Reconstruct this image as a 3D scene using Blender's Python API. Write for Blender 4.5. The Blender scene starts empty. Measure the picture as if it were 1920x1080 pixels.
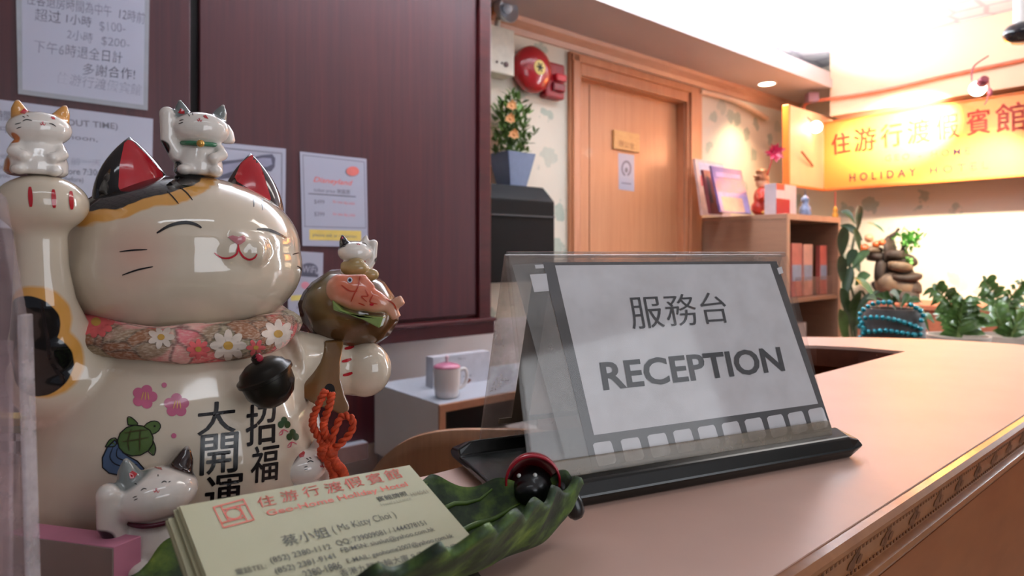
import bpy, bmesh, math, random
from mathutils import Vector, Matrix, noise
from mathutils.bvhtree import BVHTree
from mathutils.geometry import tessellate_polygon
random.seed(7)
R = math.radians
sc = bpy.context.scene
COL = sc.collection

# ------------------------------------------------------------------ camera
F_PX, CX, CY = 1200.0, 960.0, 475.0       # focal length and horizon of the photograph
EYE = 1.205                               # eye height, counter top at 1.05
TOP = 1.05
cam_d = bpy.data.cameras.new('camera')
cam = bpy.data.objects.new('camera', cam_d)
COL.objects.link(cam)
cam.location = (0, 0, EYE)
cam.rotation_euler = (R(90), 0, 0)
cam_d.sensor_width = 36.0
cam_d.lens = 36.0 * F_PX / 1920.0
cam_d.shift_y = -(540 - CY) / 1920.0
cam_d.clip_start = 0.01
cam_d.dof.use_dof = True
cam_d.dof.focus_distance = 0.40
cam_d.dof.aperture_fstop = 12.0
sc.camera = cam

# ------------------------------------------------------------------ colour management, world
sc.view_settings.view_transform = 'Standard'
sc.view_settings.look = 'None'
sc.view_settings.exposure = 0.0
sc.view_settings.gamma = 1.0
sc.view_settings.use_curve_mapping = False
wd = bpy.data.worlds.new('lobby_ambient'); sc.world = wd; wd.use_nodes = True
wd.node_tree.nodes['Background'].inputs[0].default_value = (0.80, 0.84, 1.0, 1)
wd.node_tree.nodes['Background'].inputs[1].default_value = 0.17

# ------------------------------------------------------------------ place frame: s runs along the counter, n towards the back wall
DV = Vector((math.cos(R(40)), math.sin(R(40)), 0))
NV = Vector((-math.sin(R(40)), math.cos(R(40)), 0))
ZV = Vector((0, 0, 1))
H = 0.155
def SN(s, n, z=0.0): return DV * s + NV * n + ZV * z
def W(px, py, Y): return Vector(((px - CX) / F_PX * Y, Y, EYE - (py - CY) / F_PX * Y))
EYEP = Vector((0, 0, EYE))
def ray(px, py): return Vector(((px - CX) / F_PX, 1.0, -(py - CY) / F_PX))
def hit(px, py, p, nrm):
    r = ray(px, py)
    return EYEP + r * ((p - EYEP).dot(nrm) / r.dot(nrm))
def on_n(px, py, n): return hit(px, py, NV * n, NV)
def on_s(px, py, s): return hit(px, py, DV * s, DV)
def on_z(px, py, z): return hit(px, py, ZV * z, ZV)

# ------------------------------------------------------------------ lights (the room's lamps and one added fill)
def area(name, loc, tgt, sx, sy, power, col, spread=180):
    l = bpy.data.lights.new(name, 'AREA'); l.shape = 'RECTANGLE'; l.size = sx; l.size_y = sy
    l.energy = power; l.color = col; l.spread = R(spread)
    o = bpy.data.objects.new(name, l); COL.objects.link(o)
    o.location = loc
    d = Vector(tgt) - Vector(loc)
    o.rotation_euler = d.to_track_quat('-Z', 'Y').to_euler()
    return o
def spot(name, loc, tgt, power, col, ang, blend=0.6, r=0.03):
    l = bpy.data.lights.new(name, 'SPOT'); l.energy = power; l.color = col
    l.spot_size = R(ang); l.spot_blend = blend; l.shadow_soft_size = r
    o = bpy.data.objects.new(name, l); COL.objects.link(o); o.location = loc
    o.rotation_euler = (Vector(tgt) - Vector(loc)).to_track_quat('-Z', 'Y').to_euler()
    return o
SOFF = EYE + 1.055                          # underside of the soffit
CEIL = SOFF + 0.22
WALL_N, END_S = 2.2, 4.45
COOL, WARM = (0.86, 0.92, 1.0), (1.0, 0.72, 0.42)
# cove tubes lying on the soffit ledge, shining up at the recessed ceiling
area('cove_tube_light', SN(2.2, 1.70, SOFF + 0.04), SN(2.2, 1.62, CEIL), 3.4, 0.06, 120, COOL)
area('cove_tube_light.001', SN(4.1, 0.0, SOFF + 0.05), SN(3.4, 0.0, CEIL), 0.06, 3.0, 50, COOL)
# fluorescent panel over the reception (out of view, above and behind the camera)
area('ceiling_panel_light', SN(0.0, -0.55, CEIL - 0.02), SN(0.0, -0.5, 0), 1.2, 0.12, 2.5, COOL)
# added cool fill from the customer side, brightens the sign; no window built
area('front_fill_light', SN(0.9, -2.6, 1.5), SN(0.5, 0.6, 1.15), 1.7, 1.6, 27, (0.90, 0.94, 1.0))
area('ceiling_panel_light.001', SN(2.0, 0.0, CEIL - 0.02), SN(2.0, 0.1, 0), 1.2, 0.2, 6, (1, .95, .9))
# clip lamps over the signboard
LAMP_A, LAMP_B = W(1526, 237, 3.95), W(1850, 160, 3.1)
BULB_B = LAMP_B + Vector((0, .06, 0))
spot('clip_lamp_light', BULB_B + (on_s(1718, 240, 4.2) - BULB_B).normalized() * .09, on_s(1718, 240, 4.2), 560, (1, .90, .72), 52, 1.0)
spot('clip_lamp_light.002', BULB_B + Vector((-.06, .02, -.06)), on_s(1712, 300, 4.2), 10, (1, .78, .50), 130, 0.9)
spot('clip_lamp_light.001', LAMP_A, on_s(1600, 300, 4.25), 9, WARM, 120, 0.9)
spot('wall_lamp_light', LAMP_B + Vector((-.05, -.12, -.04)), on_s(1800, 470, END_S), 240, (1, .84, .62), 66, 0.9)
spot('downlight_beam', on_z(1437, 156, SOFF - 0.03), on_z(1437, 156, 0) * 0 + SN(*(lambda p: (p.dot(DV), p.dot(NV), 0))(on_z(1437, 156, SOFF))), 40, WARM, 100, 0.8)

# ------------------------------------------------------------------ materials
def lin(c):
    if isinstance(c, str):
        c = c.lstrip('#'); c = [int(c[i:i + 2], 16) / 255 for i in (0, 2, 4)]
    return tuple((x / 12.92 if x <= 0.04045 else ((x + 0.055) / 1.055) ** 2.4) for x in c) + (1.0,)
MATS = {}
def newmat(name):
    m = bpy.data.materials.new(name); m.use_nodes = True
    nt = m.node_tree; b = nt.nodes['Principled BSDF']
    MATS[name] = m
    return m, nt, b
def nd(nt, t, **kw):
    n = nt.nodes.new(t)
    for k, v in kw.items():
        if hasattr(n, k): setattr(n, k, v)
        else: n.inputs[k].default_value = v
    return n
def setp(b, rough=.5, metal=0, coat=0, spec=.5):
    b.inputs['Roughness'].default_value = rough; b.inputs['Metallic'].default_value = metal
    b.inputs['Coat Weight'].default_value = coat; b.inputs['Coat Roughness'].default_value = .04
    b.inputs['Specular IOR Level'].default_value = spec
def mix(nt, fac, a, b):
    m = nt.nodes.new('ShaderNodeMix'); m.data_type = 'RGBA'
    for idx, v in ((0, fac), (6, a), (7, b)):
        if isinstance(v, bpy.types.NodeSocket): nt.links.new(v, m.inputs[idx])
        else: m.inputs[idx].default_value = v
    return m.outputs[2]
def math_(nt, op, a, b=0.0):
    m = nt.nodes.new('ShaderNodeMath'); m.operation = op
    for i, v in enumerate((a, b)):
        if isinstance(v, bpy.types.NodeSocket): nt.links.new(v, m.inputs[i])
        else: m.inputs[i].default_value = v
    return m.outputs[0]
def objco(nt, scale=(1, 1, 1), rotz=0):
    tc = nt.nodes.new('ShaderNodeTexCoord'); mp = nt.nodes.new('ShaderNodeMapping')
    mp.inputs['Scale'].default_value = scale; mp.inputs['Rotation'].default_value = (0, 0, rotz)
    nt.links.new(tc.outputs['Object'], mp.inputs['Vector'])
    return mp.outputs[0]
def noise_(nt, co, scale, detail=3, rough=.5):
    n = nt.nodes.new('ShaderNodeTexNoise'); n.inputs['Scale'].default_value = scale
    n.inputs['Detail'].default_value = detail; n.inputs['Roughness'].default_value = rough
    nt.links.new(co, n.inputs['Vector']); return n.outputs['Fac']
def ramp(nt, fac, stops, interp='LINEAR'):
    r = nt.nodes.new('ShaderNodeValToRGB'); cr = r.color_ramp; cr.interpolation = interp
    while len(cr.elements) < len(stops): cr.elements.new(.5)
    for e, (p, c) in zip(cr.elements, stops): e.position = p; e.color = c
    nt.links.new(fac, r.inputs[0]); return r.outputs[0]
def shade(c, k): return tuple(min(1, x * k) for x in c[:3]) + (1,)
def bump_(nt, b, h, strength=.2, dist=.002):
    bp = nt.nodes.new('ShaderNodeBump'); bp.inputs['Strength'].default_value = strength; bp.inputs['Distance'].default_value = dist
    nt.links.new(h, bp.inputs['Height']); nt.links.new(bp.outputs[0], b.inputs['Normal'])
def pm(name, c, rough=.5, var=.08, scale=30, metal=0, coat=0, bump=0, spec=.5, stretch=(1, 1, 1)):
    m, nt, b = newmat(name); setp(b, rough, metal, coat, spec)
    c = lin(c); f = noise_(nt, objco(nt, stretch), scale)
    nt.links.new(ramp(nt, f, [(.3, shade(c, 1 - var)), (.7, shade(c, 1 + var))]), b.inputs['Base Color'])
    if bump: bump_(nt, b, f, bump)
    return m
def wood(name, c1, c2, stretch=(30, 30, 1.5), rough=.35, coat=0, scale=1.0, rotz=0):
    m, nt, b = newmat(name); setp(b, rough, 0, coat)
    co = objco(nt, stretch, rotz)
    f = noise_(nt, co, scale, 5, .6); g = noise_(nt, co, scale * 4, 2)
    f = math_(nt, 'ADD', math_(nt, 'MULTIPLY', f, .7), math_(nt, 'MULTIPLY', g, .3))
    nt.links.new(ramp(nt, f, [(.32, lin(c1)), (.68, lin(c2))]), b.inputs['Base Color'])
    return m
def emit(name, c, strength):
    m, nt, b = newmat(name); b.inputs['Base Color'].default_value = lin(c)
    b.inputs['Emission Color'].default_value = lin(c); b.inputs['Emission Strength'].default_value = strength
    return m
def acrylic(name, tint, dust=.1, dustcol='#cfc6bf', rough=.08):
    m = bpy.data.materials.new(name); m.use_nodes = True; nt = m.node_tree; MATS[name] = m
    nt.nodes.remove(nt.nodes['Principled BSDF']); out = nt.nodes['Material Output']
    tr = nd(nt, 'ShaderNodeBsdfTransparent'); tr.inputs[0].default_value = tuple(x ** .25 for x in lin(tint)[:3]) + (1,)
    gl = nd(nt, 'ShaderNodeBsdfGlossy'); gl.inputs['Roughness'].default_value = rough
    df = nd(nt, 'ShaderNodeBsdfDiffuse'); df.inputs[0].default_value = lin(dustcol)
    lw = nd(nt, 'ShaderNodeLayerWeight'); lw.inputs[0].default_value = .5
    fr = math_(nt, 'ADD', math_(nt, 'MULTIPLY', math_(nt, 'POWER', lw.outputs['Facing'], 5.0), .5), .025)
    f = noise_(nt, objco(nt), 35, 5, .65)
    m1 = nd(nt, 'ShaderNodeMixShader'); m2 = nd(nt, 'ShaderNodeMixShader')
    nt.links.new(ramp(nt, f, [(.35, (dust * .25,) * 3 + (1,)), (.75, (dust * .9,) * 3 + (1,))]), m1.inputs[0])
    nt.links.new(tr.outputs[0], m1.inputs[1]); nt.links.new(df.outputs[0], m1.inputs[2])
    nt.links.new(fr, m2.inputs[0]); nt.links.new(m1.outputs[0], m2.inputs[1]); nt.links.new(gl.outputs[0], m2.inputs[2])
    nt.links.new(m2.outputs[0], out.inputs[0])
    return m
def masked(name, base, masks, rough=.1, coat=.6, var=.03):
    """glazed ceramic with painted patches: masks = (kind, data, colour); data in the object's own coordinates"""
    m, nt, b = newmat(name); setp(b, rough, 0, coat)
    tc = nt.nodes.new('ShaderNodeTexCoord'); co = tc.outputs['Object']
    n0 = noise_(nt, co, 40, 2); nz = noise_(nt, co, 55, 2)
    c = lin(base)
    cur = ramp(nt, n0, [(.3, shade(c, 1 - var)), (.7, shade(c, 1 + var))])
    for cen, rad, colr, soft in masks:
        vm = nt.nodes.new('ShaderNodeVectorMath'); vm.operation = 'DISTANCE'
        nt.links.new(co, vm.inputs[0]); vm.inputs[1].default_value = cen
        d = math_(nt, 'ADD', vm.outputs['Value'], math_(nt, 'MULTIPLY', math_(nt, 'SUBTRACT', nz, .5), rad * .22))
        mr = nt.nodes.new('ShaderNodeMapRange'); nt.links.new(d, mr.inputs[0])
        mr.inputs[1].default_value = rad * (1 + soft); mr.inputs[2].default_value = rad * (1 - soft)
        fac = mr.outputs[0]
        if soft > .3: fac = math_(nt, 'MULTIPLY', fac, .55)
        cur = mix(nt, fac, cur, lin(colr))
    nt.links.new(cur, b.inputs['Base Color'])
    return m

# ------------------------------------------------------------------ object helpers
def thing(name, label, cat, loc, group=None):
    o = bpy.data.objects.new(name, None); COL.objects.link(o); o.location = loc
    o.empty_display_size = .02
    o['label'] = label; o['category'] = cat
    if group: o['group'] = group
    return o
def tag(o, label, cat, group=None):
    o['label'] = label; o['category'] = cat
    if group: o['group'] = group
    return o
def rootloc(p):
    v = Vector((0, 0, 0))
    while p is not None: v += Vector(p.location); p = p.parent
    return v
class B:
    """collects shapes in world coordinates, then links them as one mesh"""
    def __init__(s): s.bm = bmesh.new(); s.mi = 0
    def _f(s, vs):
        try:
            f = s.bm.faces.new(vs); f.material_index = s.mi; return f
        except ValueError: return None
    def hexa(s, o, u, v, w):
        o, u, v, w = map(Vector, (o, u, v, w))
        p = [o, o + u, o + u + v, o + v, o + w, o + u + w, o + u + v + w, o + v + w]
        q = [s.bm.verts.new(x) for x in p]
        for f in ((0, 3, 2, 1), (4, 5, 6, 7), (0, 1, 5, 4), (1, 2, 6, 5), (2, 3, 7, 6), (3, 0, 4, 7)): s._f([q[i] for i in f])
        return s
    def sbox(s, s0, s1, n0, n1, z0, z1):       # box along the counter axes
        return s.hexa(SN(s0, n0, z0), DV * (s1 - s0), NV * (n1 - n0), ZV * (z1 - z0))
    def prism(s, pts, vec):
        vec = Vector(vec); a = [s.bm.verts.new(Vector(p)) for p in pts]; b = [s.bm.verts.new(Vector(p) + vec) for p in pts]
        n = len(a); s._f(a[::-1]); s._f(b)
        for i in range(n): s._f([a[i], a[(i + 1) % n], b[(i + 1) % n], b[i]])
        return s
    def poly(s, pts): s._f([s.bm.verts.new(Vector(p)) for p in pts]); return s
    def ell(s, c, r, ax=None, seg=24, rings=14, e=1.0):
        c = Vector(c)
        if not hasattr(r, '__len__'): r = (r, r, r)
        ax = ax or (Vector((1, 0, 0)), Vector((0, 1, 0)), ZV)
        g = []
        pw = lambda x: math.copysign(abs(x) ** e, x)
        for i in range(rings + 1):
            t = math.pi * i / rings
            row = []
            for j in range(seg if 0 < i < rings else 1):
                a = 2 * math.pi * j / seg
                row.append(s.bm.verts.new(c + ax[0] * r[0] * pw(math.sin(t)) * math.cos(a) + ax[1] * r[1] * pw(math.sin(t)) * math.sin(a) + ax[2] * r[2] * pw(math.cos(t))))
            g.append(row)
        for i in range(rings):
            for j in range(seg):
                k = (j + 1) % seg
                if i == 0: s._f([g[0][0], g[1][j], g[1][k]])
                elif i == rings - 1: s._f([g[i][j], g[i + 1][0], g[i][k]])
                else: s._f([g[i][j], g[i + 1][j], g[i + 1][k], g[i][k]])
        return s
    def tube(s, pts, r, seg=10, closed=False, caps=True):
        pts = [Vector(p) for p in pts]; n = len(pts)
        rr = r if hasattr(r, '__len__') else [r] * n
        rows = []; up = None
        for i, p in enumerate(pts):
            a = pts[(i - 1) % n] if (closed or i > 0) else p; b = pts[(i + 1) % n] if (closed or i < n - 1) else p
            t = (b - a).normalized()
            if up is None: up = t.orthogonal().normalized()
            up = (up - t * up.dot(t)).normalized() if (up - t * up.dot(t)).length > 1e-6 else t.orthogonal().normalized()
            q = t.cross(up)
            rows.append([s.bm.verts.new(p + (up * math.cos(2 * math.pi * j / seg) + q * math.sin(2 * math.pi * j / seg)) * rr[i]) for j in range(seg)])
        for i in range(n if closed else n - 1):
            A, Bq = rows[i], rows[(i + 1) % n]
            for j in range(seg): s._f([A[j], A[(j + 1) % seg], Bq[(j + 1) % seg], Bq[j]])
        if caps and not closed: s._f(rows[0][::-1]); s._f(rows[-1])
        return s
    def lathe(s, prof, c, ax=None, seg=32, squash=(1, 1)):
        c = Vector(c); ax = ax or (Vector((1, 0, 0)), Vector((0, 1, 0)), ZV); rows = []
        for r, z in prof:
            if r < 1e-6: rows.append([s.bm.verts.new(c + ax[2] * z)])
            else: rows.append([s.bm.verts.new(c + (ax[0] * squash[0] * math.cos(2 * math.pi * j / seg) + ax[1] * squash[1] * math.sin(2 * math.pi * j / seg)) * r + ax[2] * z) for j in range(seg)])
        for A, Bq in zip(rows, rows[1:]):
            for j in range(seg):
                k = (j + 1) % seg
                if len(A) == 1 and len(Bq) == 1: continue
                if len(A) == 1: s._f([A[0], Bq[k], Bq[j]])
                elif len(Bq) == 1: s._f([A[j], A[k], Bq[0]])
                else: s._f([A[j], A[k], Bq[k], Bq[j]])
        if len(rows[0]) > 1: s._f(rows[0][::-1])
        if len(rows[-1]) > 1: s._f(rows[-1])
        return s
    def grid(s, fn, nu, nv, closed_u=False):
        g = [[s.bm.verts.new(fn(i / nu, j / nv)) for j in range(nv + 1)] for i in range(nu + (0 if closed_u else 1))]
        for i in range(nu):
            for j in range(nv):
                a, b = g[i], g[(i + 1) % len(g)]
                s._f([a[j], b[j], b[j + 1], a[j + 1]])
        return s
    def leaf(s, base, tip, width, bend=Vector((0, 0, 0)), up=ZV, n=6, fold=.25):
        base, tip, bend = Vector(base), Vector(tip), Vector(bend)
        ax = (tip - base); side = ax.cross(Vector(up))
        side = side.normalized() if side.length > 1e-6 else ax.orthogonal().normalized()
        nn = side.cross(ax).normalized(); rows = []
        for i in range(n + 1):
            t = i / n; w = width * .5 * (math.sin(math.pi * min(1, t * .93 + .04)) ** .8)
            c = base + ax * t + bend * (4 * t * (1 - t))
            rows.append([s.bm.verts.new(c - side * w + nn * w * fold), s.bm.verts.new(c), s.bm.verts.new(c + side * w + nn * w * fold)])
        for A, Bq in zip(rows, rows[1:]):
            s._f([A[0], A[1], Bq[1], Bq[0]]); s._f([A[1], A[2], Bq[2], Bq[1]])
        return s
    def text(s, t, o, u, v, off, **kw):
        """lettering filling the box at o spanned by u (width) and v (height)"""
        vs, fs = glyphs(t, **kw); o, u, v, off = map(Vector, (o, u, v, off))
        q = [s.bm.verts.new(o + u * x + v * y + off) for x, y in vs]
        for f in fs: s._f([q[i] for i in f])
        return s
    def build(s, name, mats, parent=None, smooth=None, bevel=0, bseg=2, solid=0, subsurf=0, normals=True):
        bm = s.bm
        if normals: bmesh.ops.recalc_face_normals(bm, faces=bm.faces[:])
        if parent is None:
            xs = [v.co for v in bm.verts]
            loc = Vector(((min(p.x for p in xs) + max(p.x for p in xs)) / 2, (min(p.y for p in xs) + max(p.y for p in xs)) / 2, min(p.z for p in xs)))
            off = loc
        else: loc = Vector((0, 0, 0)); off = rootloc(parent)
        for v in bm.verts: v.co -= off
        me = bpy.data.meshes.new(name); bm.to_mesh(me); bm.free()
        o = bpy.data.objects.new(name, me); COL.objects.link(o); o.parent = parent; o.location = loc
        for m in (mats if isinstance(mats, (list, tuple)) else [mats]): me.materials.append(m)
        if smooth is not None:
            for p in me.polygons: p.use_smooth = True
            if smooth < 180:
                me.set_sharp_from_angle(angle=R(smooth))
        if bevel:
            md = o.modifiers.new('bevel', 'BEVEL'); md.width = bevel; md.segments = bseg; md.limit_method = 'ANGLE'; md.angle_limit = R(40)
        if solid:
            md = o.modifiers.new('solid', 'SOLIDIFY'); md.thickness = solid
        if subsurf:
            md = o.modifiers.new('sub', 'SUBSURF'); md.levels = subsurf; md.render_levels = subsurf
        return o
    def fused(s, name, mats, parent, voxel, it=8):
        """the collected closed shapes grown together into one continuous surface"""
        me = bpy.data.meshes.new('tmp'); s.bm.to_mesh(me); s.bm.free()
        o = bpy.data.objects.new('tmp', me); COL.objects.link(o)
        md = o.modifiers.new('r', 'REMESH'); md.mode = 'VOXEL'; md.voxel_size = voxel
        md = o.modifiers.new('s', 'SMOOTH'); md.iterations = it; md.factor = .5
        dg = bpy.context.evaluated_depsgraph_get(); dg.update()
        m2 = bpy.data.meshes.new_from_object(o.evaluated_get(dg))
        bpy.data.objects.remove(o); bpy.data.meshes.remove(me)
        nb = B(); nb.bm.from_mesh(m2); bpy.data.meshes.remove(m2)
        return nb.build(name, mats, parent, smooth=180)
_gc = {}
def glyphs(t, shear=0, bold=0, spacing=1.0, fit=True):
    """flat lettering as vertices in a unit box (x and y from 0 to 1) and faces"""
    key = (t, shear, bold, spacing)
    if key in _gc: return _gc[key]
    if bold > .003 and any(ord(ch) > 0x2E80 for ch in t):      # heavier brush: the same figure laid down several times, slightly shifted
        v0, f0 = glyphs(t, shear, 0, spacing); vs, fs = [], []
        k = bold / max(1, len(t)) ; ky = bold
        for dx, dy in ((-k, 0), (k, 0), (0, -ky * .7), (0, ky * .7)):
            n = len(vs); vs += [(x * (1 - 2 * k) + k + dx, y * (1 - 2 * ky) + ky + dy) for x, y in v0]; fs += [tuple(i + n for i in f) for f in f0]
        _gc[key] = (vs, fs); return vs, fs
    cu = bpy.data.curves.new('t', 'FONT'); cu.body = t; cu.size = 1; cu.shear = shear; cu.offset = bold
    cu.space_character = spacing; cu.resolution_u = 3; cu.fill_mode = 'FRONT'
    o = bpy.data.objects.new('t', cu); COL.objects.link(o)
    dg = bpy.context.evaluated_depsgraph_get(); dg.update()
    me = bpy.data.meshes.new_from_object(o.evaluated_get(dg))
    bpy.data.objects.remove(o); bpy.data.curves.remove(cu)
    vs = [(v.co.x, v.co.y) for v in me.vertices]; fs = [tuple(p.vertices) for p in me.polygons]
    bpy.data.meshes.remove(me)
    if vs:
        x0, x1 = min(v[0] for v in vs), max(v[0] for v in vs); y0, y1 = min(v[1] for v in vs), max(v[1] for v in vs)
        vs = [((x - x0) / max(x1 - x0, 1e-6), (y - y0) / max(y1 - y0, 1e-6)) for x, y in vs]
    _gc[key] = (vs, fs)
    return vs, fs

class Plane:
    """a real flat surface (sheet, panel) in the place; pixels of the photograph are measured onto it"""
    def __init__(s, p, nrm, up=ZV):
        s.p = Vector(p); s.n = Vector(nrm).normalized()
        if s.n.dot(EYEP - s.p) < 0: s.n = -s.n
        s.up = (Vector(up) - s.n * Vector(up).dot(s.n)).normalized()
        s.right = s.up.cross(s.n).normalized()
    def at(s, px, py): return hit(px, py, s.p, s.n)
    def line(s, b, t, p0, p1, ptop, lift=.0004, **kw):
        """one line of lettering from baseline-left p0 to baseline-right p1, its top at ptop"""
        a, c, d = s.at(*p0), s.at(*p1), s.at(*ptop)
        u = c - a; v = d - a; un = u.normalized()
        vv = s.n.cross(un).normalized()
        if vv.dot(s.up) < 0: vv = -vv
        b.text(t, a, u, vv * v.dot(vv), s.n * lift, **kw)
    def fill(s, b, pts, lift=.0003):
        b.poly([s.at(*p) + s.n * lift for p in pts])

def sheet(b, pl, corners, th=.0006):
    """a thin sheet with the given pixel corners lying on plane pl"""
    b.prism([pl.at(*c) for c in corners], pl.n * th)

def bvh_of(o):
    off = rootloc(o)
    return BVHTree.FromPolygons([v.co + off for v in o.data.vertices], [tuple(p.vertices) for p in o.data.polygons])
_bv = {}
def add_faces(o, vs, fs, mat):
    off = rootloc(o)
    if mat.name not in [m.name for m in o.data.materials]: o.data.materials.append(mat)
    mi = [m.name for m in o.data.materials].index(mat.name)
    bm = bmesh.new(); bm.from_mesh(o.data)
    q = [bm.verts.new(v - off) for v in vs]
    for f in fs:
        try:
            ff = bm.faces.new([q[i] for i in f]); ff.material_index = mi; ff.smooth = True
        except ValueError: pass
    bm.to_mesh(o.data); bm.free()
def paint2d(o, vs, fs, mat, lift=.0004, cell=5):
    """paint a flat figure (measured in photograph pixels) onto the surface of o"""
    if o.name not in _bv: _bv[o.name] = bvh_of(o)
    tree = _bv[o.name]
    bm = bmesh.new(); q = [bm.verts.new((x, y, 0)) for x, y in vs]
    for f in fs:
        try: bm.faces.new([q[i] for i in f])
        except ValueError: pass
    xs = [v[0] for v in vs]; ys = [v[1] for v in vs]
    for axis, lo, hi in ((0, min(xs), max(xs)), (1, min(ys), max(ys))):
        k = lo + cell
        while k < hi:
            co = [0, 0, 0]; co[axis] = k; no = [0, 0, 0]; no[axis] = 1
            bmesh.ops.bisect_plane(bm, geom=bm.verts[:] + bm.edges[:] + bm.faces[:], plane_co=co, plane_no=no)
            k += cell
    bm.verts.index_update(); out = []; ok = []
    for v in bm.verts:
        d = ray(v.co.x, v.co.y).normalized()
        loc, nrm, i, dist = tree.ray_cast(EYEP, d)
        if loc is None: out.append(EYEP); ok.append(False)
        else: out.append(loc - d * lift); ok.append(True)
    F = []
    for f in bm.faces:
        ix = [v.index for v in f.verts]
        if all(ok[i] for i in ix):
            ds = [out[i].y for i in ix]
            if max(ds) - min(ds) < .02: F.append(ix)
    bm.free()
    used = sorted({i for f in F for i in f}); mp = {i: k for k, i in enumerate(used)}
    add_faces(o, [out[i] for i in used], [[mp[i] for i in f] for f in F], mat)
def paint(o, poly, mat, **kw):
    tri = tessellate_polygon([[Vector((x, y, 0)) for x, y in poly]])
    paint2d(o, list(poly), [tuple(t) for t in tri], mat, **kw)
def stroke(o, pts, w, mat, taper=True, **kw):
    """a brush stroke through the points, w pixels wide in the middle"""
    P = smoothline(pts, 14); L, Rr = [], []
    for i, p in enumerate(P):
        a, b = P[max(0, i - 1)], P[min(len(P) - 1, i + 1)]
        d = Vector((b[0] - a[0], b[1] - a[1])); d = d.normalized() if d.length else Vector((1, 0))
        t = i / (len(P) - 1); k = w / 2 * ((math.sin(math.pi * (.08 + .84 * t)) ** .6) if taper else 1)
        L.append((p[0] - d.y * k, p[1] + d.x * k)); Rr.append((p[0] + d.y * k, p[1] - d.x * k))
    vs = L + Rr; n = len(P)
    paint2d(o, vs, [(i, i + 1, n + i + 1, n + i) for i in range(n - 1)], mat, **kw)
def smoothline(pts, n):
    if len(pts) < 3:
        return [tuple(pts[0][k] + (pts[-1][k] - pts[0][k]) * i / (n - 1) for k in range(len(pts[0]))) for i in range(n)]
    out = []; m = len(pts) - 1
    for i in range(n):
        x = i / (n - 1) * m; k = min(int(x), m - 1); t = x - k
        p0, p1, p2, p3 = pts[max(0, k - 1)], pts[k], pts[k + 1], pts[min(m, k + 2)]
        out.append(tuple(.5 * (2 * b + (c - a) * t + (2 * a - 5 * b + 4 * c - d) * t * t + (-a + 3 * b - 3 * c + d) * t ** 3) for a, b, c, d in zip(p0, p1, p2, p3)))
    return out
def oval(cx, cy, rx, ry, n=20, rot=0):
    return [(cx + rx * math.cos(2 * math.pi * i / n) * math.cos(rot) - ry * math.sin(2 * math.pi * i / n) * math.sin(rot),
             cy + rx * math.cos(2 * math.pi * i / n) * math.sin(rot) + ry * math.sin(2 * math.pi * i / n) * math.cos(rot)) for i in range(n)]
def glyph_on(o, t, x0, y0, x1, y1, mat, bold=.012, slant=0, rise=0, **kw):
    vs, fs = glyphs(t, bold=bold, **kw)
    paint2d(o, [(x0 + (x1 - x0) * x + slant * (1 - y), y1 + (y0 - y1) * y - rise * x) for x, y in vs], fs, mat)
def curve3(pts, n): return [Vector(p) for p in smoothline([tuple(p) for p in pts], n)]

# ------------------------------------------------------------------ materials for the room
def wallpaper(name, base, motif):
    m, nt, b = newmat(name); setp(b, .7)
    co = objco(nt, (1, 1, 1))
    dist = nt.nodes.new('ShaderNodeTexNoise'); dist.inputs['Scale'].default_value = 18; dist.inputs['Detail'].default_value = 2
    nt.links.new(co, dist.inputs['Vector'])
    mv = nt.nodes.new('ShaderNodeVectorMath'); mv.operation = 'MULTIPLY_ADD'
    nt.links.new(dist.outputs['Color'], mv.inputs[0]); mv.inputs[1].default_value = (.09, .09, .09); nt.links.new(co, mv.inputs[2])
    v = nt.nodes.new('ShaderNodeTexVoronoi'); v.inputs['Scale'].default_value = 6.5; nt.links.new(mv.outputs[0], v.inputs['Vector'])
    leafm = ramp(nt, v.outputs['Distance'], [(.27, (1, 1, 1, 1)), (.33, (0, 0, 0, 1))])
    sel = ramp(nt, v.outputs['Color'], [(.22, (0, 0, 0, 1)), (.3, (1, 1, 1, 1))])
    fac = math_(nt, 'MULTIPLY', math_(nt, 'MULTIPLY', leafm, sel), .75)
    tone = ramp(nt, noise_(nt, co, 40, 3), [(.3, lin(motif)), (.7, shade(lin(motif), 1.25))])
    nt.links.new(mix(nt, fac, ramp(nt, noise_(nt, co, 3), [(.3, lin(base)), (.7, shade(lin(base), .93))]), tone), b.inputs['Base Color'])
    return m
M_wall = wallpaper('leaf_wallpaper', '#dcd3c2', '#8f9f92')
M_grey = pm('grey_white_wall_paint', '#d9d6d8', .7, .04, 4)
M_soffit = pm('soffit_paint', '#b8aaa8', .6, .04, 3)
M_trimw = wood('orange_trim_wood', '#b98a72', '#c99a80', (3, 3, 30), .4)
M_door = wood('door_veneer', '#bf7f58', '#cd8f66', (26, 26, 1.2), .34, .1)
M_frame = wood('door_frame_wood', '#b06f4a', '#c48560', (20, 20, 2), .35)
M_mahog = wood('mahogany_veneer', '#35111a', '#481a1e', (34, 34, .9), .42)
M_mahog_d = wood('mahogany_solid', '#3a1215', '#4a191a', (3, 3, 20), .3)
M_gap = pm('dark_gap', '#120a0a', .8)
M_floor = pm('floor_tile', '#8a7462', .35, .1, 4)
def ceiling_mat():
    m, nt, b = newmat('patterned_ceiling_paper'); setp(b, .8)
    co = objco(nt, (1, 1, 1), R(-40))
    v = nt.nodes.new('ShaderNodeTexVoronoi'); v.feature = 'DISTANCE_TO_EDGE'; v.inputs['Scale'].default_value = 7; v.inputs['Randomness'].default_value = .35
    nt.links.new(co, v.inputs['Vector'])
    nt.links.new(ramp(nt, v.outputs['Distance'], [(.05, lin('#d3d0d8')), (.11, lin('#f2f2f4'))]), b.inputs['Base Color'])
    return m
M_ceil = ceiling_mat()
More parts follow.
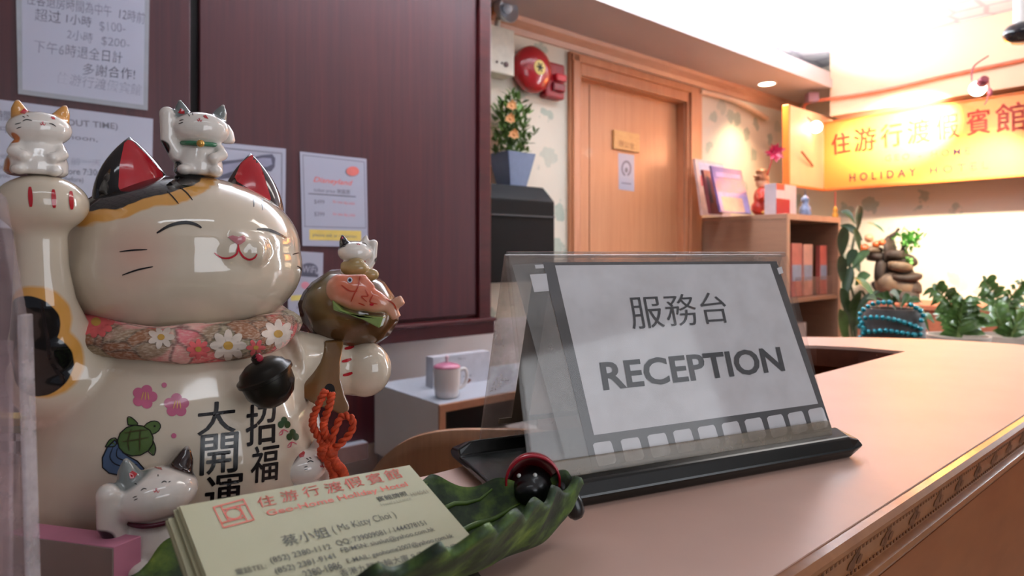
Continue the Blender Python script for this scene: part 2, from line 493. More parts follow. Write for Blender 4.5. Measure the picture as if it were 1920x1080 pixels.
M_white = pm('white_paint', '#e8e4e0', .5, .02)
M_ink = pm('black_ink', '#25242a', .6, .05)
M_ink2 = pm('grey_ink', '#6d6b74', .6, .05)
M_paper = pm('laminated_paper', '#abacbc', .25, .02, 6)
M_paper_edge = pm('lamination_margin', '#979aa0', .2, .05, 30)

def struct(o):
    o['kind'] = 'structure'; return o
# ------------------------------------------------------------------ the setting
b = B(); b.sbox(-4, 5.2, -4, 2.6, -.05, 0); struct(b.build('floor', M_floor))
sA, sI, sJ, sO = (on_n(x, 300, WALL_N).dot(DV) for x in (1063, 1084, 1283, 1310))
zIn = on_n(1082, 141, WALL_N).z; zOut = on_n(1063, 97, WALL_N).z
b = B(); b.sbox(-4, sI, WALL_N, WALL_N + .12, 0, CEIL); b.sbox(sJ, 5.2, WALL_N, WALL_N + .12, 0, CEIL); b.sbox(sI, sJ, WALL_N, WALL_N + .12, zIn, CEIL)
struct(b.build('wall_back', M_wall))
b = B(); b.sbox(END_S, END_S + .12, -4, WALL_N, 0, CEIL); struct(b.build('wall_end', M_wall))
b = B(); b.sbox(-4, 5.2, -4, 2.6, CEIL, CEIL + .05); struct(b.build('ceiling', M_ceil))
b = B(); b.sbox(-4, END_S, 1.82, WALL_N, SOFF, CEIL - .12); b.sbox(-4, END_S, 1.805, 1.82, SOFF - .006, SOFF + .05)
struct(b.build('trim_1', M_soffit))                 # soffit along the back wall
zB = EYE + .872
b = B(); b.sbox(4.17, END_S, -4, 1.82, zB, CEIL - .001); struct(b.build('trim_2', pm('beam_paint', '#ecc9a8', .6, .03, 3)))   # beam over the signboard
b = B()                                             # cornice
prof = [(WALL_N, SOFF - .07), (WALL_N - .012, SOFF - .07), (WALL_N - .02, SOFF - .045), (WALL_N - .045, SOFF - .02), (WALL_N - .05, SOFF), (WALL_N, SOFF)]
b.prism([SN(1.3, n, z) for n, z in prof], DV * (END_S - 1.3)); struct(b.build('trim_3', M_trimw))
# door
dr = bpy.data.objects.new('door_1', None); COL.objects.link(dr); dr.location = SN((sI + sJ) / 2, WALL_N, 0); struct(dr)
b = B(); b.sbox(sI + .004, sJ - .004, WALL_N + .05, WALL_N + .09, .008, zIn - .004); lf = b.build('door_leaf', M_door, dr)
gs = on_n(1105, 300, WALL_N + .05).dot(DV)
b = B(); b.sbox(gs - .003, gs + .003, WALL_N + .0485, WALL_N + .0505, .01, zIn - .01); b.build('groove', pm('groove_shadow_wood', '#7d4a30', .5), lf)
for (a, c, z0, z1, nm) in ((sA, sI, 0, zOut, 'jamb_casing'), (sJ, sO, 0, zOut, 'jamb_casing'), (sI, sJ, zIn, zOut, 'head_casing')):
    b = B(); b.sbox(a, c, WALL_N - .022, WALL_N - .001, z0, z1)
    if nm == 'head_casing':
        b.sbox(a - (sI - sA) * .9, c + (sO - sJ) * .9, WALL_N - .036, WALL_N - .02, zOut - .045, zOut - .012); b.sbox(sI, sJ, WALL_N - .001, WALL_N + .1, zIn - .004, zIn - .0005)
    elif a == sJ: b.sbox(sJ - .004, sJ - .0005, WALL_N - .001, WALL_N + .1, 0, zIn); b.sbox(a + .02, c - .018, WALL_N - .036, WALL_N - .02, 0, zOut - .012)
    else: b.sbox(a + .012, c - .02, WALL_N - .036, WALL_N - .02, 0, zOut - .012)
    b.build(nm, M_frame, dr, bevel=.004)
hz = SN(sJ - .07, WALL_N + .05, 1.0)
b = B(); b.lathe([(0, 0), (.03, 0), (.03, .008), (.012, .012), (.012, .04), (.027, .05), (.03, .065), (.02, .08), (0, .083)], hz, (DV, ZV, -NV), 20); b.build('door_knob', pm('brass', '#b59a5a', .25, .05, 20, 1), dr, smooth=50)

# ------------------------------------------------------------------ things on the door and the back wall
pl = Plane(SN(0, WALL_N + .05), NV)
b = B(); p = [pl.at(*q) for q in ((1148, 243), (1196, 258), (1196, 287), (1148, 276))]
z0, z1 = p[2].z - .0, p[0].z; s0, s1 = p[0].dot(DV), p[1].dot(DV)
t = thing('door_nameplate', 'small tan wooden nameplate screwed to the orange door', 'nameplate', SN((s0 + s1) / 2, WALL_N + .05, z0))
b.sbox(s0, s1, WALL_N + .036, WALL_N + .05, z0, z1); b.build('plate', wood('plate_wood', '#c9935a', '#d9a66a', (20, 20, 60), .4), t, bevel=.004)
b = B(); pf = Plane(SN(0, WALL_N + .036), NV); pf.line(b, '辦公室', (1160, 274), (1189, 281), (1160, 262), .0006); b.build('lettering', pm('engraved_brown', '#8f5f34', .6), t)
b = B(); sheet(b, pl, [(1159, 287), (1189, 291), (1189, 359), (1160, 355)]); b.mi = 1
for a in range(24):
    th0, th1 = 2 * math.pi * a / 24, 2 * math.pi * (a + 1) / 24
    if a in (5, 6): continue
    pl.fill(b, [(1174 + 9.5 * math.cos(th0), 316 + 15 * math.sin(th0)), (1174 + 9.5 * math.cos(th1), 316 + 15 * math.sin(th1)), (1174 + 6.5 * math.cos(th1), 316 + 11 * math.sin(th1)), (1174 + 6.5 * math.cos(th0), 316 + 11 * math.sin(th0))], .0012)
pl.fill(b, oval(1174, 319, 3, 5, 12), .0012); pl.fill(b, [(1165, 342), (1183, 344), (1183, 346), (1165, 344)], .0012)
tag(b.build('door_notice', [M_paper, M_ink2]), 'narrow white paper notice with a ring symbol taped under the door nameplate', 'notice')

# fire bell
c = on_n(998, 131, WALL_N - .045)
t = thing('fire_alarm_bell', 'round glossy red fire alarm bell with yellow centre label', 'alarm bell', SN(c.dot(DV), WALL_N, c.z - .11))
AXN = (DV, ZV, -NV)
M_red = pm('red_enamel', '#a3161f', .22, .05, 10, 0, .5)
b = B(); b.lathe([(.104, 0), (.106, .01), (.104, .03), (.09, .047), (.06, .06), (.032, .064), (0, .065)], SN(c.dot(DV), WALL_N - .03, c.z), AXN, 48); b.build('gong', M_red, t, smooth=60)
b = B(); b.lathe([(.06, 0), (.06, .03), (0, .03)], SN(c.dot(DV), WALL_N, c.z), AXN, 24); b.build('mounting_box', M_red, t, smooth=40)
b = B(); b.lathe([(.033, 0), (.033, .003), (0, .0035)], SN(c.dot(DV), WALL_N - .0935, c.z), AXN, 28); lb = b.build('centre_label', pm('yellow_label', '#d9c069', .4), t, smooth=40)
b = B(); b.lathe([(.009, 0), (.009, .005), (0, .006)], SN(c.dot(DV), WALL_N - .097, c.z), AXN, 8); b.build('bolt', pm('dark_bolt', '#3a3430', .4, .1, 10, .6), lb)
b = B()
for a in range(6):
    dv = DV * math.cos(a * math.pi / 3) + ZV * math.sin(a * math.pi / 3)
    b.leaf(SN(c.dot(DV), WALL_N - .0985, c.z) + dv * .008, SN(c.dot(DV), WALL_N - .0985, c.z) + dv * .022, .008, up=NV, fold=0)
b.build('emblem', MATS['dark_bolt'], lb)
# strobe box
p0, p1 = on_n(1024, 112, WALL_N - .05), on_n(1060, 188, WALL_N - .05); s0, s1 = p0.dot(DV), p1.dot(DV)
t = thing('fire_strobe_box', 'red fire strobe box on the wall between bell and door frame', 'alarm box', SN((s0 + s1) / 2, WALL_N, p1.z))
b = B(); b.sbox(s0, s1, WALL_N - .05, WALL_N, p1.z, p0.z); b.build('housing', pm('red_plastic', '#8f121d', .35), t, bevel=.012)
zc = p0.z - .055
b = B(); b.sbox(s0 + .045, s1 - .012, WALL_N - .075, WALL_N - .048, zc - .035, zc); b.build('cap', pm('bright_red_plastic', '#c01f2b', .3), t, bevel=.008)
b = B(); b.sbox(s0 + .035, s1 - .01, WALL_N - .066, WALL_N - .048, p1.z + .03, zc - .04); b.build('lens', pm('dark_red_lens', '#7a1020', .12, .05, 10, 0, 1), t, bevel=.01)
# emergency light
p0, p1 = on_n(905, 46, WALL_N - .08), on_n(965, 152, WALL_N - .08); s0, s1 = p0.dot(DV), p1.dot(DV); zt = on_n(940, 50, WALL_N - .08).z; zb = on_n(940, 138, WALL_N - .08).z
t = thing('emergency_light', 'cream emergency light box with a chrome lamp on top', 'emergency light', SN((s0 + s1) / 2, WALL_N, zb))
b = B(); b.sbox(s0, s1, WALL_N - .08, WALL_N, zb, zt); b.build('box', pm('cream_metal', '#c9c3b4', .45), t, bevel=.006)
b = B()
for k in range(2):
    cc = SN(s0 + .075 + k * .028, WALL_N - .08, zb + .045); b.lathe([(.005, 0), (.005, .004), (0, .005)], cc, AXN, 10)
cc = SN(s1 - .05, WALL_N - .08, zb + .043); b.lathe([(.011, 0), (.011, .006), (0, .007)], cc, AXN, 12); b.build('switches', pm('dark_switch', '#4a2a2a', .4), t)
cc = on_n(948, 18, WALL_N - .11)
b = B(); b.lathe([(0, -.05), (.03, -.045), (.05, -.02), (.055, .02), (.052, .025), (.03, .004), (0, -.01)], cc, (DV, ZV, (-NV - ZV * .3).normalized()), 28); lp = b.build('lamp_head', pm('chrome', '#c9ccd2', .28, .03, 10, .8), t, smooth=50)
b = B(); b.ell(cc - NV * .012, .02); b.build('bulb', pm('frosted_glass', '#cfd6e0', .1), lp, smooth=180)
b = B(); b.tube([cc + NV * .045, SN(cc.dot(DV), WALL_N - .05, zt - .002)], .012); b.build('bracket', MATS['cream_metal'], t)

# black locker and plant on it
zt = on_n(1000, 352, 2.05).z
t = thing('wall_box', 'black wall box with sloping top beside the orange door', 'wall box', SN(1.68, 2.05, 1.09))
M_black = pm('matt_black_metal', '#070708', .6, .2, 15, spec=.15)
b = B(); b.prism([SN(1.50, n, z) for n, z in ((2.199, 1.09), (1.95, 1.09), (1.95, zt - .065), (2.02, zt), (2.199, zt))], DV * .372); cb = b.build('body', M_black, t, bevel=.006)
zs = on_n(990, 405, 1.95).z
b = B(); b.sbox(1.53, 1.868, 1.945, 1.951, zs - .003, zs + .003); b.build('seam_strip', pm('seam_grey', '#2b2b2e', .5), t)
sp = 1.765; cpt = SN(sp, 2.105, zt)
t = thing('potted_plant', 'artificial bush with orange flowers in a square blue grey pot', 'plant', cpt)
b = B(); hp = .145
pts = []
vb = [b.bm.verts.new(cpt + DV * x * .045 + NV * y * .045) for x, y in ((-1, -1), (1, -1), (1, 1), (-1, 1))]
vt = [b.bm.verts.new(cpt + DV * x * .078 + NV * y * .07 + ZV * hp) for x, y in ((-1, -1), (1, -1), (1, 1), (-1, 1))]
vi = [b.bm.verts.new(cpt + DV * x * .066 + NV * y * .058 + ZV * (hp - .012)) for x, y in ((-1, -1), (1, -1), (1, 1), (-1, 1))]
b._f(vb[::-1]); b._f(vi)
for i in range(4): b._f([vb[i], vb[(i + 1) % 4], vt[(i + 1) % 4], vt[i]]); b._f([vt[i], vt[(i + 1) % 4], vi[(i + 1) % 4], vi[i]])
b.build('pot', pm('blue_grey_glaze', '#5d6a86', .35), t, bevel=.003)
rnd = random.Random(3); b = B()
for k in range(520):
    th = rnd.uniform(0, 6.28); rad = .085 * rnd.random() ** .5; hh = rnd.uniform(.06, .34) * (1 - rad * 3.2)
    p = cpt + DV * rad * math.cos(th) + NV * rad * .7 * math.sin(th) + ZV * (hp - .06 + hh)
    d = Vector((rnd.uniform(-1, 1), rnd.uniform(-1, .6), rnd.uniform(-.1, 1))).normalized()
    if p.dot(NV) + .03 < WALL_N - .02: b.leaf(p, p + d * rnd.uniform(.03, .05), .016, up=Vector((rnd.uniform(-.5, .5), -.3, 1)), n=3)
st = []
for k in range(6):
    th = rnd.uniform(0, 6.28); st.append([cpt + ZV * (hp - .02), cpt + ZV * (hp + .1) + DV * .04 * math.cos(th), cpt + ZV * (hp + .2) + DV * .07 * math.cos(th)])
sprig = W(1004, 247, 2.75)
for k in range(14):
    q = cpt + DV * .06 + ZV * (hp + .02) + (sprig - (cpt + DV * .06 + ZV * (hp + .02))) * (k / 13); b.leaf(q, q + Vector((rnd.uniform(-.03, .03), -.02, rnd.uniform(0, .035))), .012, n=3)
for s_ in st: b.tube(s_, .003, 5)
b.build('foliage', pm('bush_green', '#567431', .55, .4, 35), t)
for k, (x, y) in enumerate(((957, 223), (960, 198), (964, 252))):
    q = W(x, y, 2.62); b = B()
    for a in range(9):
        dv = Vector((math.cos(a * .7), -.4, math.sin(a * .7))) * (.018 + .003 * (a % 3)); b.leaf(q, q + dv, .017, up=Vector((0, -1, .2)), n=3)
    b.ell(q, .009, seg=10, rings=6); b.build('flower', pm('peach_petals', '#dfa066', .5) if k == 0 else MATS['peach_petals'], t)

# ------------------------------------------------------------------ mahogany wall cabinet
CN = 1.89
sx = lambda x, n=CN: on_n(x, 300, n).dot(DV)
zc0 = on_n(815, 634, CN).z; zd0 = on_n(800, 604, CN).z; zct = SOFF - .004
t = thing('wall_cabinet', 'dark red mahogany wall cabinet carrying the paper notices', 'cabinet', SN(.4, 2.05, zc0))
sL, sR = sx(-160), sx(917)
b = B(); b.sbox(sL, sR, CN + .02, WALL_N - .002, zc0 + .02, zct); b.build('carcass', M_mahog_d, t)
for nm, a, c in (('door_panel', sL, sx(357)), ('door_panel', sx(374), sx(893))):
    b = B(); b.sbox(a, c, CN, CN + .018, zd0 + .012, zct - .01); b.build(nm, M_mahog, t, bevel=.003)
b = B(); b.sbox(sx(357) + .001, sx(374) - .001, CN + .016, CN + .0205, zd0 + .012, zct - .01); b.build('door_gap', M_gap, t)
b = B(); b.sbox(sx(896), sR, CN - .012, CN + .02, zc0 + .03, zct); b.build('end_stile', M_mahog_d, t, bevel=.003)
b = B(); b.sbox(sL, sR + .004, CN - .03, CN + .02, zc0, zd0 - .002); b.sbox(sL, sR + .006, CN - .042, CN + .02, zd0 - .012, zd0 + .002); b.build('bottom_rail', M_mahog_d, t, bevel=.004)
zdesk = EYE - .62
s1 = sx(714)
b = B(); b.sbox(s1 - .75, s1, CN + .0, CN + .3, zdesk + .0008, zc0 - .001); b.build('side_pedestal', M_mahog, t, bevel=.003)
b = B(); b.sbox(-1.5, 2.0, WALL_N - .0045, WALL_N - .0005, 0, zc0 + .01); struct(b.build('trim_4', M_grey))   # painted grey-white dado under the cabinet

# notices on the cabinet
def hand(b, pl, rows, bold=-.004, shear=.12):
    for tx, x0, y0, x1, y1, hh in rows: pl.line(b, tx, (x0, y0), (x1, y1), (x0, y0 - hh), .0010, shear=shear, bold=bold)
pl = Plane(SN(0, CN - .002), NV)
b = B(); sheet(b, pl, [(28, -90), (281, -50), (277, 207), (34, 176)]); b.mi = 2
sheet(b, Plane(SN(0, CN - .0028), NV), [(40, -80), (272, -44), (269, 197), (42, 168)], .0002); b.mi = 1
hand(b, pl, [('住客退房時間為中午', 50, 8, 210, 33, 24), ('12時前', 223, 36, 272, 46, 22), ('超过', 65, 39, 115, 45, 24), ('1小時', 124, 44, 172, 52, 20), ('$100-', 187, 60, 236, 64, 20),
    ('2小時', 125, 73, 174, 82, 20), ('$200-', 190, 86, 243, 93, 18), ('下午6時退全日計', 65, 98, 230, 120, 24), ('多謝合作!', 155, 140, 254, 150, 22), ('住游行渡假宾館', 106, 156, 265, 180, 22)])
tag(b.build('handwritten_notice', [M_paper_edge, M_ink, M_paper], normals=False), 'white laminated sheet of slanted handwritten Chinese prices, topmost on the cabinet', 'notice')
b = B(); sheet(b, pl, [(-70, 178), (287, 223), (283, 440), (-70, 424)]); b.mi = 1
for tx, x0, y0, x1, y1, hh, bd in (('退房時間', -40, 222, 20, 228, 20, 0), ('(CHECK-OUT TIME)', 40, 232, 221, 246, 16, .006), ('中午12:00) noon,', 0, 250, 183, 269, 15, 0),
        ('before 7:30am', 108, 326, 200, 330, 12, .004), ('(before)', 118, 342, 156, 345, 12, .004), ('your room', -40, 318, 20, 322, 11, 0), ('Thank you', -40, 332, 18, 336, 11, 0)):
    pl.line(b, tx, (x0, y0), (x1, y1), (x0, y0 - hh), .0010, bold=bd)
b.mi = 2; pl.line(b, '如需延房,請在前一天', (0, 300), (190, 312), (0, 286), .0010)
tag(b.build('checkout_time_notice', [M_paper, M_ink2, pm('pale_ink', '#9798a8', .6)], normals=False), 'laminated check-out time notice behind the kitten on the raised paw', 'notice')
b = B(); sheet(b, pl, [(404, 266), (536, 279), (534, 462), (404, 460)]); b.mi = 1
pl.fill(b, [(405, 303), (440, 300), (470, 296), (490, 291), (510, 289), (516, 297), (515, 313), (508, 322), (480, 318), (450, 326), (430, 334), (405, 338)], .0010); b.mi = 2
pl.fill(b, [(410, 310), (450, 304), (492, 296), (508, 297), (510, 308), (500, 313), (470, 310), (440, 320), (410, 330)], .0014); b.mi = 3
for (a, c) in (((412, 276), (529, 287)), ((529, 287), (528, 455))):
    d = 1.5; pl.fill(b, [(a[0], a[1]), (c[0], c[1]), (c[0] - d, c[1] + d), (a[0] - d, a[1] + d)], .0012)
tag(b.build('picture_notice', [M_paper, pm('slate_ink', '#4b4a5c', .5), pm('lilac_ink', '#8c8aa0', .5), M_ink2], normals=False), 'laminated sheet with a slate grey picture behind the large cat ear', 'notice')
b = B(); sheet(b, pl, [(562, 284), (687, 298), (690, 463), (567, 461)]); b.mi = 1
for (x0, y0, x1, y1) in ((567, 290, 682, 303), (570, 424, 686, 427)): pl.fill(b, [(x0, y0), (x1, y1), (x1, y1 + 1.2), (x0, y0 + 1.2)], .0010)
for (x0, y0, x1, y1) in ((567, 290, 571, 424), (682, 303, 685, 427)): pl.fill(b, [(x0, y0), (x0 + 1.2, y0), (x1 + 1.2, y1), (x1, y1)], .0010)
pl.fill(b, [(578, 362), (667, 368), (667, 370), (578, 364)], .0010)
pl.line(b, 'ticket price 樂園票', (588, 361), (656, 366), (588, 351), .0010); pl.line(b, '$499', (589, 383), (608, 384), (589, 374), .0010); pl.line(b, '$399', (589, 406), (608, 407), (589, 397), .0010)
pl.fill(b, oval(660, 322, 13, 9), .0010)
b.mi = 2; pl.line(b, 'Disneyland', (587, 344), (661, 351), (587, 331), .0010, shear=.3, bold=.015); pl.line(b, 'for one day adult', (624, 382), (665, 386), (624, 375), .0010); pl.line(b, 'for one day child', (624, 405), (665, 408), (624, 398), .0010)
pl.fill(b, oval(661, 321, 12, 9), .0014)
b.mi = 3; pl.fill(b, [(580, 430), (677, 433), (677, 452), (580, 450)], .0010); b.mi = 1
pl.line(b, 'please ask at reception', (586, 445), (668, 448), (586, 437), .0014)
tag(b.build('ticket_notice', [M_paper, M_ink2, pm('coral_ink', '#cf6a62', .5), pm('yellow_highlight', '#d9bd62', .5)], normals=False), 'laminated ticket price sheet with red script heading and yellow strip', 'notice')
b = B(); sheet(b, pl, [(540, 470), (606, 474), (604, 600), (540, 596)]); b.mi = 1
pl.fill(b, oval(579, 505, 17, 12), .0010); pl.fill(b, [(565, 512), (597, 514), (596, 520), (563, 518)], .0010); b.mi = 0; pl.line(b, 'WiFi', (566, 511), (592, 512), (566, 498), .0016, bold=.01)
b.mi = 2; pl.fill(b, oval(572, 535, 8, 7), .0010); b.mi = 3; pl.fill(b, [(545, 554), (586, 552), (586, 562), (545, 564)], .0010); b.mi = 1; pl.line(b, 'password', (556, 580), (584, 580), (556, 572), .0010)
tag(b.build('wifi_notice', [M_paper, pm('slate_ink_deep', '#555566', .5), pm('pink_ink', '#c58090', .5), pm('lemon_ink', '#cfc06a', .5)], normals=False), 'small laminated WiFi notice beside the wooden mallet', 'notice')

# ------------------------------------------------------------------ back office furniture
M_desk = pm('pale_laminate', '#a9adb6', .35, .03, 6); M_edge = wood('beech_edging', '#9a6b52', '#ab7a5e', (20, 20, 20), .4)
dl = on_n(716, 790, 2.15).dot(DV) - .02; de = 1.46
t = thing('office_desk', 'white desk under the shelf unit and the mug', 'desk', SN(1.2, 1.8, 0))
b = B(); b.sbox(dl, de, 1.5, WALL_N - .006, zdesk - .03, zdesk); b.build('desk_top', M_desk, t, bevel=.002)
b = B(); b.sbox(dl, de, 1.494, 1.4998, zdesk - .032, zdesk - .001); M_pinkedge = pm('pinkish_edge', '#8d6f6c', .5); b.build('edge_band', M_pinkedge, t)
for s_ in (dl + .02, de - .04):
    b = B(); b.sbox(s_, s_ + .03, 1.56, WALL_N - .02, 0, zdesk - .0305); b.build('end_panel', M_desk, t)
lc_ = on_z(683, 826, EYE - .6); le, ln = lc_.dot(DV), lc_.dot(NV)
t = thing('low_shelf', 'low white shelf with thick pinkish edge behind the orange cord', 'shelf', SN(le - .4, ln + .1, 0))
b = B(); b.sbox(le - 1.0, le, ln - .02, CN - .002, EYE - .65, EYE - .6); b.build('shelf_board', M_desk, t)
b = B(); b.sbox(le - 1.0, le + .001, ln - .026, ln - .0205, EYE - .652, EYE - .601); b.build('edge_band', M_pinkedge, t)
b = B(); b.sbox(le - .95, le - .5, ln + .0, CN - .003, 0, EYE - .651); b.build('support', pm('dark_support', '#1c1616', .7), t)
pm_ = pm('unit_side', '#cfc8c1', .5, .03, 6)
zu = EYE - .405; n1, s1u = 1.44, on_z(822, 758, zu).dot(DV)
t = thing('desk_shelf_unit', 'small open shelf unit with beech edges under the white mug', 'shelf unit', SN(s1u + .3, 1.62, zdesk))
b = B(); b.sbox(s1u + .012, s1u + .6, n1, n1 + .36, zu - .022, zu - .001); b.sbox(s1u, s1u + .6, n1 + .002, n1 + .36, zu - .002, zu); b.build('top_panel', M_desk, t)
b = B(); b.sbox(s1u, s1u + .018, n1 + .004, n1 + .36, zdesk, zu - .002); b.build('side_panel', pm_, t)
b = B(); b.sbox(s1u + .59, s1u + .608, n1 + .004, n1 + .36, zdesk, zu - .002); b.build('side_panel', pm_, t)
b = B(); b.sbox(s1u - .001, s1u + .6, n1 - .004, n1 + .004, zu - .024, zu - .0015); b.sbox(s1u - .001, s1u + .02, n1 - .004, n1 + .004, zdesk, zu - .02); b.build('edging', M_edge, t, bevel=.002)
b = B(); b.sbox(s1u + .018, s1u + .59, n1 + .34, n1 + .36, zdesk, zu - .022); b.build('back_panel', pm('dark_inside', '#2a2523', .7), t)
b = B(); b.sbox(s1u + .04, s1u + .34, n1 + .03, n1 + .25, zdesk, zdesk + .022); tag(b.build('paper_stack', pm('cream_paper', '#c9c0ad', .7)), 'cream papers lying inside the small shelf unit', 'papers')
# mug
mc = on_z(838, 744, zu); mc.z = zu
t = thing('mug', 'white lidded mug with pink lid on the shelf unit', 'mug', mc)
M_china = pm('white_china', '#d8d6d6', .15, .02, 10, 0, .4)
b = B(); b.lathe([(0, 0), (.029, 0), (.033, .004), (.037, .03), (.039, .08), (.039, .083), (.0365, .083), (.035, .078), (.031, .008), (0, .006)], mc, None, 32); b.build('cup', M_china, t, smooth=50)
b = B(); hd = DV * .8 - NV * .1; b.tube(curve3([mc + DV * .036 + ZV * .07, mc + DV * .062 + ZV * .072, mc + DV * .07 + ZV * .048, mc + DV * .058 + ZV * .025, mc + DV * .034 + ZV * .018], 18), .0052, 8); b.build('handle', M_china, t, smooth=180)
b = B(); b.lathe([(.0385, .0835), (.0385, .087), (.03, .092), (.012, .097), (0, .098)], mc, None, 32); ld = b.build('lid', pm('pink_lid', '#b06a82', .3), t, smooth=60)
b = B(); b.lathe([(.004, .097), (.0035, .106), (.006, .112), (.004, .117), (0, .118)], mc, None, 14); b.build('knob', pm('pale_pink', '#d9c0c8', .3), ld, smooth=60)
pb = Plane(SN(0, 1.62), NV)
q = [pb.at(x, y) for x, y in ((812, 671), (918, 658))]; zz = zu
b = B(); b.sbox(q[0].dot(DV), q[1].dot(DV), 1.62, 1.66, zu, q[0].z); b.mi = 1
pb.line(b, '7A11', (858, 675), (872, 674), (858, 671), .0008); pb.line(b, 'HOME', (868, 708), (884, 706), (868, 704), .0008); b.mi = 2; pb.fill(b, [(868, 722), (878, 709), (884, 712), (876, 721)], .0008)
tag(b.build('paper_carton', [pm('carton_white', '#b9b9c0', .5), M_ink2, pm('carton_print', '#7a4a3e', .5)], normals=False), 'flat white printed carton standing behind the mug', 'carton')
# chair
cl = W(664, 880, .98); M_ply = wood('plywood', '#93684a', '#ab7d5a', (40, 40, 2), .4)
CX0, CY0 = cl.x, cl.y; ztop = EYE - (799 - 475) / 1200 * .98
t = thing('plywood_chair', 'chair with curved brown plywood back behind the counter', 'chair', Vector((CX0 + .21, CY0 + .2, 0)))
def backfn(u, v):
    x = u * 2 - 1; half = .17
    zt_ = (ztop - half) + half * max(0, 1 - abs(x) ** 3.2) ** .55
    z2 = (ztop - half) - half * max(0, 1 - abs(x) ** 4) ** .5
    return Vector((CX0 + .21 + x * .21, CY0 - .03 * (1 - x * x) + .02, z2 + (zt_ - z2) * v))
b = B(); b.grid(backfn, 44, 14); b.build('backrest', M_ply, t, smooth=60, solid=.012)
b = B(); b.grid(lambda u, v: Vector((CX0 + .02 + u * .38, CY0 + .05 + v * .38, .56 + .01 * math.cos(u * 6.28))), 10, 10); b.build('seat', M_ply, t, smooth=60, solid=.014)
M_steel = pm('chair_steel', '#8a8a8e', .3, .05, 10, 1)
for sg in (-1, 1):
    xc = CX0 + .21 + sg * .1
    b = B(); b.tube([Vector((xc, CY0 + .03, ztop - .15)), Vector((xc, CY0 + .035, .62)), Vector((xc, CY0 + .12, .545))], .011); b.build('back_post', M_steel, t, smooth=60)
    for q in (.06, .40):
        b = B(); b.tube([Vector((CX0 + .21 + sg * .15, CY0 + q, .548)), Vector((CX0 + .21 + sg * .19, CY0 + q * 1.05, 0))], .011); b.build('leg', M_steel, t, smooth=60)

# ------------------------------------------------------------------ bookcase and what stands on it
M_case = wood('bookcase_laminate', '#8d6a55', '#9c765e', (3, 3, 26), .4)
M_caseedge = wood('bookcase_edging', '#c08f72', '#cd9c7d', (20, 20, 4), .4)
B0, B1, BN = 3.29, 3.93, 1.66; zb_ = EYE + .2116
t = thing('bookcase', 'tall brown open bookcase right of the orange door', 'bookcase', SN((B0 + B1) / 2, BN + .25, 0))
b = B(); b.sbox(B0, B1, BN, WALL_N - .01, zb_ - .03, zb_); b.build('top_board', M_case, t, bevel=.003)
for a in (B0, B1 - .022):
    b = B(); b.sbox(a, a + .022, BN, WALL_N - .01, 0, zb_ - .031); b.build('side_panel', M_case, t, bevel=.002)
zsh = on_n(1520, 557, BN).z
for z in (zsh - .022, .45, .08):
    b = B(); b.sbox(B0 + .023, B1 - .023, BN + .004, WALL_N - .03, z, z + .022); b.build('shelf', M_caseedge if z > 1 else M_case, t)
b = B(); b.sbox(B0 + .02, B1 - .02, WALL_N - .03, WALL_N - .012, .02, zb_ - .03); b.build('back_board', M_case, t)
b = B(); b.sbox(B0 - .001, B0 + .0225, BN - .006, BN, 0, zb_ - .03); b.sbox(B1 - .0225, B1 + .001, BN - .006, BN, 0, zb_ - .03); b.sbox(B0 - .001, B1 + .001, BN - .006, BN, zb_ - .0305, zb_); b.build('edging', M_caseedge, t)
# brochures in an acrylic rack on the shelf
M_clear = acrylic('clear_plastic', '#f3e6e0', .22, '#d9b9ac')
def bs(px): return on_n(px, 500, BN + .05).dot(DV)
t = thing('brochure_rack', 'clear plastic brochure rack on the upper bookcase shelf', 'rack', SN(bs(1520), BN + .08, zsh))
zr = on_n(1520, 519, BN + .03).z
b = B(); b.sbox(bs(1486), bs(1558), BN + .03, BN + .034, zsh + .0005, zr); b.build('front_lip', M_clear, t)
b = B(); b.sbox(bs(1486), bs(1558), BN + .034, BN + .14, zsh + .0005, zsh + .004); b.build('base', M_clear, t)
b = B(); b.sbox(bs(1524), bs(1526), BN + .034, BN + .12, zsh + .004, zr); b.build('divider', M_clear, t)
M_broch = pm('brochure_red', '#c46a62', .4, .2, 18); M_broch2 = pm('brochure_pale', '#d9a596', .4, .15, 18); M_sky = pm('brochure_blue', '#8fa0bd', .4, .15, 30)
for k, (x0, x1, y0, lab) in enumerate(((1482, 1502, 456, 'leftmost red brochure with pale blue picture in the shelf rack'), (1505, 1523, 458, 'pale middle brochure standing in the shelf rack'), (1537, 1551, 460, 'rightmost narrow brochure standing in the shelf rack'))):
    a, c = bs(x0 + 1), bs(x1); zt = on_n(x0, y0, BN + .05).z
    b = B(); b.sbox(a, c, BN + .045 + k * .003, BN + .07 + k * .003, zsh + .0045, zt); b.mi = 1
    zm = zsh + (zt - zsh) * .6; b.sbox(a + .004, c - .004, BN + .0445 + k * .003, BN + .046 + k * .003, zsh + (zt - zsh) * .3, zm)
    tag(b.build('brochure', [M_broch if k != 1 else M_broch2, M_sky]), lab, 'brochure', 'brochures in the shelf rack')
pw = on_z(1519, 634, 0); q = W(1519, 632, 3.25)
b = B(); zq = EYE - (636 - 475) / 1200 * 3.3
b.sbox(bs(1505), bs(1528), BN + .1, BN + .3, .4725, EYE - (613 - 475) / 1200 * 3.5); tag(b.build('white_box', pm('white_card', '#d8cfcb', .5)), 'white box standing in the lower bookcase compartment', 'box')

